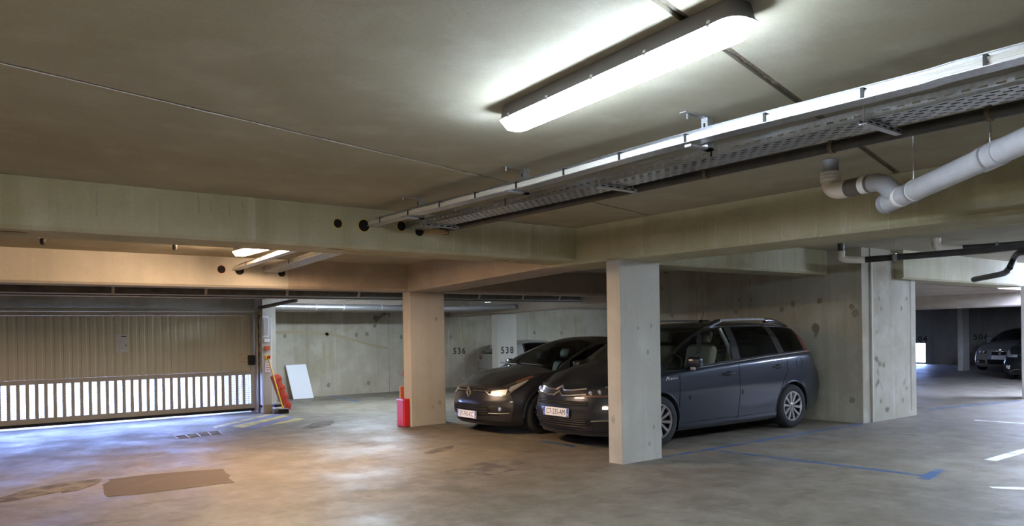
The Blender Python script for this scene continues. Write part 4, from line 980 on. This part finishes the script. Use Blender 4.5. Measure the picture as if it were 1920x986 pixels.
SP1[3] = [(0,.83,.46),(.3,.885,.50),(.7,.91,.56),(1.0,.912,.58),(2.3,.915,.60),(3.8,.925,.62),(4.7,.87,.62)]
SP1[2] = [(0,.76,.20),(.5,.85,.19),(1.3,.875,.185),(3.3,.875,.185),(4.2,.875,.25),(4.7,.80,.29)]
SP1['seams'] = [[(1.31,.24),(1.31,.60),(1.33,.90)],[(2.50,.24),(2.52,.6),(2.52,1.0)],[(3.36,.26),(3.40,.5),(3.50,.72),(3.62,.86),(3.60,1.07)],[(1.35,.265),(2.4,.265),(3.3,.275)]]
ca, sA = build_car(SP1, 'people_carrier', 'slate blue people carrier with chevron grille parked behind the near column', 'paint_slate', (6.61,7.575,0), -.036, (1.022,1,1))
ca['paint'] = 'paint_slate'
for sgn in (-1, 1):
    sk = onskin(sA, sgn)
    patch(sk, .015, .62, lambda x: 4.45+.75*min(1,max(0,(x-.02)/.5)), lambda x: 5.93-.35*max(0,(x-.4)/.22), .003, .02, 'headlight', 'lens_dark', ca, 16, 7)
    patch(sk, .03, .50, lambda x: 4.62+.72*min(1,x/.5), lambda x: 5.80-.25*x, .006, .004, 'headlight_reflector', 'lens', ca, 10, 5)
    patch(sk, .02, .55, lambda x: 4.42+.80*min(1,x/.5), lambda x: 4.60+.75*min(1,x/.5), .008, .01, 'indicator', 'amber', ca, 12, 3)
    hz = (lambda y, z, o_: sA.F(y, z, o_))
    patch(hz, sgn*.41, sgn*.735, lambda y: .655+.02*abs(y), lambda y: .735+.055*(abs(y)-.41)/.32, .004, .02, 'headlight', 'lens_dark', ca, 8, 4)
    patch(hz, sgn*.41, sgn*.735, lambda y: .652+.02*abs(y), lambda y: .672+.02*abs(y), .008, .01, 'indicator', 'amber', ca, 8, 3)
    for yy, zz in ((.50,.705),(.60,.72)): Geo().lathe([(.0005,-.006),(.028,-.004),(.034,.006)],16,'x').xf(Matrix.Translation(sA.F(sgn*yy,zz,.006))).put('headlight_bulb','lens',ca,True)
    patch(hz, sgn*.56, sgn*.80, .27, lambda y: .37-.1*max(0,.62-abs(y)), .004, .03, 'fog_recess', 'black_plastic', ca, 8, 4)
    curve_on(hz, [(sgn*.55,.362),(sgn*.65,.372),(sgn*.79,.375)], .010, .010, 'fog_trim', 'chrome', ca)
    Geo().lathe([(.0005,-.003),(.012,-.003)],12,'x').xf(Matrix.Translation(sA.F(sgn*.62,.44,.002))).put('parking_sensor','black_plastic',ca,True)
    # side trim
    S_ = lambda x, z, o_, sgn=sgn: sA.S(x, z, o_, sgn)
    curve_on(S_, [(x, float(sA.key(x,5)[1])+.004) for x in np.linspace(1.62,4.30,24)], .004, .007, 'belt_trim', 'chrome', ca)
    for a, b, z0, z1 in ((1.50,2.47,.565,.585),(2.57,3.40,.575,.605)):
        patch(S_, a, b, lambda x, a=a,b=b,z0=z0,z1=z1: z0+(z1-z0)*(x-a)/(b-a), lambda x, a=a,b=b,z0=z0,z1=z1: z0+.055+(z1-z0)*(x-a)/(b-a), .011, .012, 'side_moulding', 'paint_slate', ca, 12, 4)
    handle(ca, sA, 2.29, .875, sgn); handle(ca, sA, 3.38, .93, sgn); mirror(ca, sA, 1.56, 1.04, sgn, 'paint_slate')
    n = 20; Geo().tube([S_(3.90+.075*math.cos(2*math.pi*k/n), .97+.085*math.sin(2*math.pi*k/n), .001) for k in range(n)], .003, 5, False, True).put('fuel_flap','void_black',ca,True)
    # tail lamp follows the rear corner
    patch(sk, 4.30, 4.69, lambda x: 4.45+1.2*max(0,(4.52-x)/.22), lambda x: 5.93, .004, .02, 'tail_lamp', 'tail_red', ca, 8, 14)
    # roof rail
    rr = lambda x, h: tuple(Vector(nrm(sA,x,6.12,.010,sgn))+Vector((0,0,h)))
    Geo().tube([rr(x,.088) for x in np.linspace(2.36,3.60,9)], .016, 8).put('roof_rail','galvanised',ca,True)
    for pts_, rs_ in (([rr(1.84,0),rr(1.98,.016),rr(2.12,.036),rr(2.26,.056),rr(2.38,.070)],[.012,.022,.032,.038,.036]), ([rr(3.58,.070),rr(3.72,.056),rr(3.88,.036),rr(4.04,.016),rr(4.22,0)],[.036,.038,.032,.022,.012])):
        Geo().tube(pts_, rs_, 10).put('rail_foot','gloss_black',ca,True)
# grille and plate
hz = lambda y, z, o_: sA.F(y, z, o_)
def chev(z0, zt, yw):
    return lerp_pts([(yw,z0+.028),(.22,z0+.004),(.085,z0),(0,zt),(-.085,z0),(-.22,z0+.004),(-yw,z0+.028)],5)
patch(hz, -.40, .40, .69, .73, .003, .01, 'grille_recess', 'black_plastic', ca, 16, 3)
g1 = curve_on(hz, chev(.735,.79,.44), .016, .013, 'chevron_bar', 'chrome', ca); g2 = curve_on(hz, chev(.668,.725,.46), .016, .013, 'chevron_bar', 'chrome', ca)
patch(hz, -.50, .50, .545, .605, .003, .02, 'upper_intake', 'void_black', ca, 20, 3)
for z in (.565,.585): curve_on(hz, [(y,z) for y in np.linspace(-.49,.49,14)], .006, .006, 'intake_bar', 'black_plastic', ca)
lowg = lambda y: .25+.06*max(0,(abs(y)-.35)/.2)
patch(hz, -.54, .54, lowg, .385, .003, .02, 'lower_grille', 'void_black', ca, 22, 4)
for z in (.28,.31,.34,.365): curve_on(hz, [(y,z) for y in np.linspace(-.48,.48,16)], .008, .007, 'grille_slat', 'black_plastic', ca)
fplate(ca, sA, 0.0, .455, 'CT-235-AM', '02', .018)
patch(hz, -.80, .80, .215, .225, .012, .03, 'bumper_lip', 'black_plastic', ca, 24, 2)
text('wing_script', 'Picasso', .075, 'chrome', frame((1,0,0),(0,-.12,1),(1.17,-(sA.side(1.17,.86)+.003),.86)), ca, .0006, shear=.35)
# aerial, interior
aer = Geo().tube([(2.78,0,1.61),(2.90,-.01,1.86)],.004,6).put('aerial','black_plastic',ca,True); Geo().lathe([(.04,0),(.02,.03),(.0005,.035)],12,'z',(2.78,0,1.605)).put('aerial_base','black_plastic',aer,True)
for x, y in ((1.95,-.38),(1.95,.38),(2.85,-.38),(2.85,.38)): seat(ca, x, y, .62, .66)
Geo().rbox(1.18,1.62,-.74,.74,.60,.97,.06,2).put('dashboard','dash_dark',ca,True); steering(ca, 1.72, -.38, .98)
Geo().box(1.1,4.25,-.76,.76,.28,.50).put('cabin_floor','dash_dark',ca); Geo().box(4.0,4.2,-.72,.72,.5,1.08).put('rear_bench','seat_beige',ca)
for sgn in (-1,1): Geo().tube([(2.50,sgn*.80,.95),(2.47,sgn*.76,1.25),(2.40,sgn*.66,1.50)],.028,8).put('pillar_trim','trim_grey',ca,True)
Geo().tube([(2.05,-.5,1.48),(2.05,.5,1.48)],.02,8).put('header_trim','trim_grey',ca,True)
patch(lambda y,z,o_: sA.Rr(y,z,o_), -.58, .58, 1.08, 1.43, .004, .01, 'tailgate_window', 'privacy_glass', ca, 12, 5)

# ---- graphite hatchback
SP2 = dict(L=4.06, nose=.9, tail=.8, fbow=.40, rbow=.22, wheels=(.80,3.39), wr=.305, arch=.34, track=.865,
    fprof=[(.12,.12),(.20,.05),(.30,.01),(.40,0),(.50,.015),(.60,.05),(.68,.09),(.74,.15),(.9,.4)],
    rprof=[(.2,.08),(.4,0),(.6,.02),(.85,.10),(1.1,.28),(1.35,.5)], slant=[(0,0),(1.1,0),(1.4,.25),(2.3,.05),(3.3,-.1),(4.06,0)],
    cuts=[1.08,1.20,1.28,2.0,2.15,2.23,2.31,3.05,3.12], screen=(1.08,1.92), panes=[('front_window',1.28,2.15),('rear_window',2.31,3.05)], doors=[('front_door',1.20,2.23),('rear_door',2.23,3.12)], privacy=('rear_window',),
    wheel=(10,.20,.2,False,.3))
SP2[8] = [(0,.735),(.2,.81),(.5,.885),(.9,.95),(1.08,.975),(1.5,1.19),(1.9,1.345),(2.2,1.40),(2.6,1.415),(3.2,1.385),(3.7,1.33),(4.06,1.27)]
SP2[6] = [(0,.54,.71),(.3,.66,.81),(.7,.725,.875),(1.08,.75,.90),(1.5,.69,1.10),(1.9,.63,1.25),(2.2,.60,1.315),(2.8,.585,1.335),(3.5,.56,1.275),(4.06,.50,1.17)]
SP2[5] = [(0,.66,.65),(.3,.745,.735),(.7,.79,.80),(1.08,.805,.845),(1.6,.815,.885),(2.5,.815,.93),(3.5,.79,.98),(4.06,.74,.99)]
SP2[4] = [(0,.73,.55),(.3,.805,.63),(.7,.84,.71),(1.1,.845,.78),(2.5,.85,.84),(3.4,.865,.87),(4.06,.80,.88)]
SP2[3] = [(0,.76,.40),(.3,.83,.44),(.8,.855,.51),(2.2,.85,.54),(3.4,.865,.54),(4.06,.82,.55)]
SP2[2] = [(0,.70,.175),(.4,.80,.165),(1.2,.815,.17),(2.9,.815,.17),(3.8,.815,.23),(4.06,.75,.27)]
SP2['seams'] = [[(1.20,.24),(1.18,.6),(1.20,.82)],[(2.23,.24),(2.23,.9)]]
cb_, sB = build_car(SP2, 'hatchback', 'graphite hatchback with diamond badge parked between the columns', 'paint_graphite', (6.52,9.50,0), -.02)
cb_['paint'] = 'paint_graphite'
hz = lambda y, z, o_: sB.F(y, z, o_)
for sgn in (-1, 1):
    sk = onskin(sB, sgn)
    patch(sk, .012, .66, lambda x: 4.55+.72*min(1,x/.55), lambda x: 5.95-.15*x, .003, .02, 'headlight', 'lens_dark', cb_, 18, 7)
    patch(sk, .02, .46, lambda x: 4.70+.60*min(1,x/.5), lambda x: 5.35+.1*x, .007, .006, 'headlight_reflector', 'lens', cb_, 12, 5)
    patch(sk, .20, .62, lambda x: 5.50+.05*x, lambda x: 5.86-.10*x, .007, .006, 'indicator', 'amber', cb_, 10, 3)
    patch(hz, sgn*.36, sgn*.66, lambda y: .605-.03*(abs(y)-.36)/.3, lambda y: .655+.045*(abs(y)-.36)/.3, .004, .02, 'headlight', 'lens_dark', cb_, 10, 5)
    patch(hz, sgn*.45, sgn*.655, lambda y: .59+.02*(abs(y)-.45), lambda y: .645+.12*(abs(y)-.45), .008, .006, 'headlight_reflector', 'lens', cb_, 8, 4)
    dl = [hz(sgn*y,z,.014) for y,z in ((.37,.630),(.44,.592),(.54,.580),(.65,.578))]+[sk(x,t_,.012) for x,t_ in ((.06,4.62),(.20,4.80),(.36,4.98),(.48,5.20),(.52,5.45))]
    Geo().tube(dl, .009, 6).put('daytime_lamp','chrome',cb_,True)
    patch(hz, sgn*.47, sgn*.72, lambda y: .335+.0*y, lambda y: .43-.25*max(0,abs(y)-.60), .004, .03, 'fog_recess', 'black_plastic', cb_, 8, 4)
    Geo().lathe([(.0005,-.012),(.028,-.010),(.034,.01)],16,'x').xf(Matrix.Translation(hz(sgn*.61,.385,.004))).put('fog_lamp','lens',cb_,True)
    curve_on(hz, [(sgn*.45,.325),(sgn*.6,.322),(sgn*.72,.33)], .008, .008, 'fog_trim', 'chrome', cb_)
    mirror(cb_, sB, 1.46, .965, sgn, 'paint_graphite', (.11,.19,.13)); handle(cb_, sB, 2.05, .80, sgn)
    patch(sk, 3.82, 4.05, lambda x: 4.2, lambda x: 5.2, .004, .02, 'tail_lamp', 'tail_red', cb_, 8, 6)
patch(hz, -.36, .36, lambda y: .615+.0*y, lambda y: .672, .004, .02, 'upper_grille', 'void_black', cb_, 14, 4)
curve_on(hz, [(y,.640) for y in np.linspace(.10,.43,6)], .012, .007, 'grille_bar', 'chrome', cb_); curve_on(hz, [(-y,.640) for y in np.linspace(.10,.43,6)], .012, .007, 'grille_bar', 'chrome', cb_)
patch(hz, -.13, .13, lambda y: .535+abs(y)*.55, .70, .006, .02, 'badge_panel', 'black_plastic', cb_, 9, 4)
x0 = sB.xf(0,.61)-.03
def rhomb(w_, h_, zc): return [(0,0,zc+h_),(0,-w_,zc),(0,0,zc-h_),(0,w_,zc)]
O_ = rhomb(.062,.095,.612); I_ = rhomb(.030,.058,.612); g = Geo(); v = []
for (a, b), dx in (((O_,0),0),((I_,0),.0)): v += [(x0+.012,p[1],p[2]) for p in a]
mid = [((O_[k][1]+I_[k][1])/2,(O_[k][2]+I_[k][2])/2) for k in range(4)]; v += [(x0-.006,p[0],p[1]) for p in mid]
g.add(v, [f for k in range(4) for f in ((k,(k+1)%4,8+(k+1)%4,8+k),(8+k,8+(k+1)%4,4+(k+1)%4,4+k))]).put('diamond_badge','chrome',cb_)
patch(hz, -.60, .60, lambda y: .275+.02*abs(y), lambda y: .45-.12*max(0,(abs(y)-.30)/.3), .004, .02, 'lower_grille', 'void_black', cb_, 22, 4)
for z in (.31,.345,.38,.415): curve_on(hz, [(y,z) for y in np.linspace(-.44,.44,14)], .008, .007, 'grille_slat', 'black_plastic', cb_)
fplate(cb_, sB, 0, .29, 'EY-742-KC', '13', .02)
patch(hz, -.70, .70, .17, .20, .012, .03, 'bumper_lip', 'black_plastic', cb_, 20, 2)
for x, y in ((1.85,-.35),(1.85,.35),(2.75,-.35),(2.75,.35)): seat(cb_, x, y, .46, .55, 'dash_dark')
Geo().rbox(1.15,1.55,-.68,.68,.55,.86,.06,2).put('dashboard','dash_dark',cb_,True); steering(cb_, 1.62, -.35, .88); Geo().box(1.1,3.7,-.7,.7,.26,.42).put('cabin_floor','dash_dark',cb_)
Geo().rbox(1.70,1.72,-.10,.10,1.20,1.26,.01,1).put('rear_view_mirror','dash_dark',cb_)
for a, b in ((-.55,.05),(.1,.62)): Geo().tube([(1.02,a,.985),(1.07,b,1.0)],.009,6).put('wiper','black_plastic',cb_,True)

# ---- silver hatchback seen from behind
SP3 = {k: (list(v) if isinstance(v, list) else v) for k, v in SP2.items()}
SP3['rprof'] = [(.2,.08),(.4,0),(.7,.01),(.92,.06),(1.0,.16),(1.35,.55)]
SP3['panes'] = [('front_window',1.28,2.15),('rear_window',2.31,3.30)]; SP3['cuts'] = [1.08,1.20,1.28,2.0,2.15,2.23,2.31,3.30,3.36]
cc_, sC = build_car(SP3, 'hatchback', 'silver hatchback parked tail out behind the numbered column', 'paint_silver', (12.24+4.06*.95,16.80,0), math.pi, (.95,.92,.90), False)
cc_['paint'] = 'paint_silver'
rz = lambda y, z, o_: sC.Rr(y, z, o_)
patch(rz, -.56, .56, 1.0, 1.16, .004, .01, 'tailgate_window', 'privacy_glass', cc_, 12, 5)
patch(rz, -.52, .52, 1.02, 1.15, .006, .004, 'tailgate_glass', 'lens_dark', cc_, 12, 4)
for sgn in (-1, 1):
    patch(rz, sgn*.42, sgn*.74, .84, lambda y: .93, .006, .02, 'tail_lamp', 'tail_red', cc_, 8, 4); patch(rz, sgn*.50, sgn*.70, .79, .838, .006, .02, 'reverse_lamp', 'lens', cc_, 6, 3)
    patch(onskin(sC,sgn), 3.80, 4.05, lambda x: 4.5, lambda x: 5.0, .004, .02, 'tail_lamp', 'tail_red', cc_, 6, 4)
curve_on(rz, [(y,.955) for y in np.linspace(-.55,.55,12)], .006, .010, 'tailgate_trim', 'chrome', cc_)
Geo().lathe([(.0005,.01),(.05,.008),(.055,0)],18,'x').xf(Matrix.Translation(rz(0,.86,.004))).put('badge','chrome',cc_,True)
curve_on(rz, [(y,.55) for y in np.linspace(-.75,.75,14)], .002, .005, 'bumper_gap', 'void_black', cc_)
q = rz(0,.46,.02); plate(cc_, frame((0,1,0),(0,0,1),(q[0],q[1],q[2])), '', '')

# ---- cars of the far bay
SP4 = dict(SP2); SP4 = {k: (list(v) if isinstance(v, list) else v) for k, v in SP2.items()}
SP4.update(L=4.5, wheels=(.80,3.55), track=.90, screen=(1.35,2.10), cuts=[1.35,1.5,1.58,2.3,2.38,2.46,3.2,3.3], panes=[('front_window',1.58,2.30),('rear_window',2.46,3.20)], doors=[('front_door',1.5,2.38),('rear_door',2.38,3.3)],
    slant=[(0,0),(1.35,0),(1.7,.2),(2.4,.05),(3.3,-.15),(4.5,0)], fbow=.30, wheel=(6,.20,.2,False,.3))
SP4[8] = [(0,.70),(.2,.76),(.6,.86),(1.0,.93),(1.35,.98),(1.75,1.18),(2.1,1.33),(2.5,1.40),(3.0,1.37),(3.6,1.10),(4.0,1.03),(4.5,.98)]
SP4[6] = [(0,.58,.68),(.3,.70,.75),(.7,.77,.83),(1.35,.80,.91),(1.75,.72,1.10),(2.1,.66,1.24),(2.5,.62,1.31),(3.0,.60,1.28),(3.6,.66,1.0),(4.5,.6,.93)]
SP4[5] = [(0,.70,.62),(.3,.79,.70),(.7,.83,.76),(1.35,.85,.85),(2.5,.86,.90),(3.5,.84,.93),(4.5,.76,.88)]
SP4[4] = [(0,.76,.53),(.3,.85,.60),(.7,.88,.67),(1.4,.885,.76),(2.5,.89,.80),(3.5,.89,.82),(4.5,.8,.78)]
SP4[3] = [(0,.79,.38),(.3,.87,.42),(.8,.895,.48),(2.2,.895,.5),(3.5,.9,.5),(4.5,.83,.5)]
SP4[2] = [(0,.74,.16),(.4,.85,.16),(1.2,.86,.17),(3.2,.86,.17),(4.5,.78,.25)]
d0 = P(1842,693); cd4, sD = build_car(SP4, 'saloon_car', 'champagne saloon with twin kidney grille in the far bay', 'paint_champagne', (27.15,9.78,0), 0, (1,1,1), False)
cd4['paint'] = 'paint_champagne'; hz = lambda y, z, o_: sD.F(y, z, o_)
for sgn in (-1,1):
    kf = patch(hz, sgn*.03, sgn*.24, lambda y: .52, lambda y: .625, .006, .02, 'kidney_grille', 'void_black', cd4, 8, 4)
    Geo().tube([hz(sgn*y,z,.01) for y,z in ((.03,.52),(.03,.63),(.13,.632),(.24,.622),(.235,.52),(.13,.518))], .012, 6, False, True).put('kidney_frame','chrome',cd4,True)
    patch(hz, sgn*.40, sgn*.72, lambda y: .555, lambda y: .65, .004, .02, 'headlight', 'lens_dark', cd4, 10, 4)
    for y in (.50,.62): Geo().lathe([(.0005,-.012),(.035,-.01),(.045,.005)],16,'x').xf(Matrix.Translation(hz(sgn*y,.605,.004))).put('headlight_ring','lens',cd4,True)
    patch(hz, sgn*.44, sgn*.76, .25, .355, .004, .02, 'side_intake', 'black_plastic', cd4, 8, 3); Geo().lathe([(.0005,-.01),(.03,-.008),(.035,.005)],14,'x').xf(Matrix.Translation(hz(sgn*.68,.30,.006))).put('fog_lamp','lens',cd4,True)
    mirror(cd4, sD, 1.7, .98, sgn, 'paint_champagne', (.1,.18,.12))
patch(hz, -.36, .36, .22, .375, .004, .02, 'lower_grille', 'void_black', cd4, 12, 3); fplate(cd4, sD, 0, .44, 'CD-510-XB', '', .02)
for sgn in (-1,1): curve_on(hz, [(sgn*.27,.63),(sgn*.33,.45),(sgn*.40,.24)], .004, .008, 'bumper_crease', 'paint_champagne', cd4)
Geo().lathe([(.0005,-.004),(.035,-.003),(.04,.004)],16,'x').xf(Matrix.Translation(hz(0,.675,.01))).put('badge','chrome',cd4,True)
SP5 = {k: (list(v) if isinstance(v, list) else v) for k, v in SP2.items()}
e0 = P(1878,708)
ce5, sE = build_car(SP5, 'compact_car', 'black compact car with bright headlights beside the champagne saloon', 'paint_black', (23.0,7.5,0), 0, (1,1,1.02), False)
ce5['paint'] = 'paint_black'; hz = lambda y, z, o_: sE.F(y, z, o_)
for sgn in (-1,1):
    patch(hz, sgn*.40, sgn*.68, lambda y: .60, lambda y: .67, .004, .02, 'headlight', 'lens', cd4 and ce5, 8, 4); patch(onskin(sE,sgn), .012, .4, lambda x: 4.6+.6*x, lambda x: 5.5, .004, .02, 'headlight', 'lens', ce5, 8, 4)
    for y, z in ((.60,.36),(.67,.33),(.62,.31),(.68,.36)): Geo().lathe([(.0005,-.008),(.025,-.006),(.03,.005)],12,'x').xf(Matrix.Translation(hz(sgn*y,z,.004))).put('fog_lamp','lens',ce5,True)
    curve_on(hz, [(sgn*.10,.29),(sgn*.44,.29),(sgn*.62,.215)], .008, .008, 'bumper_trim', 'chrome', ce5)
patch(hz, -.40, .40, .20, .28, .004, .02, 'lower_grille', 'void_black', ce5, 12, 3); curve_on(hz, [(y,.66) for y in np.linspace(-.35,.35,8)], .008, .007, 'grille_bar', 'chrome', ce5)
fplate(ce5, sE, 0, .27, 'WW-105-AK', '', .02)
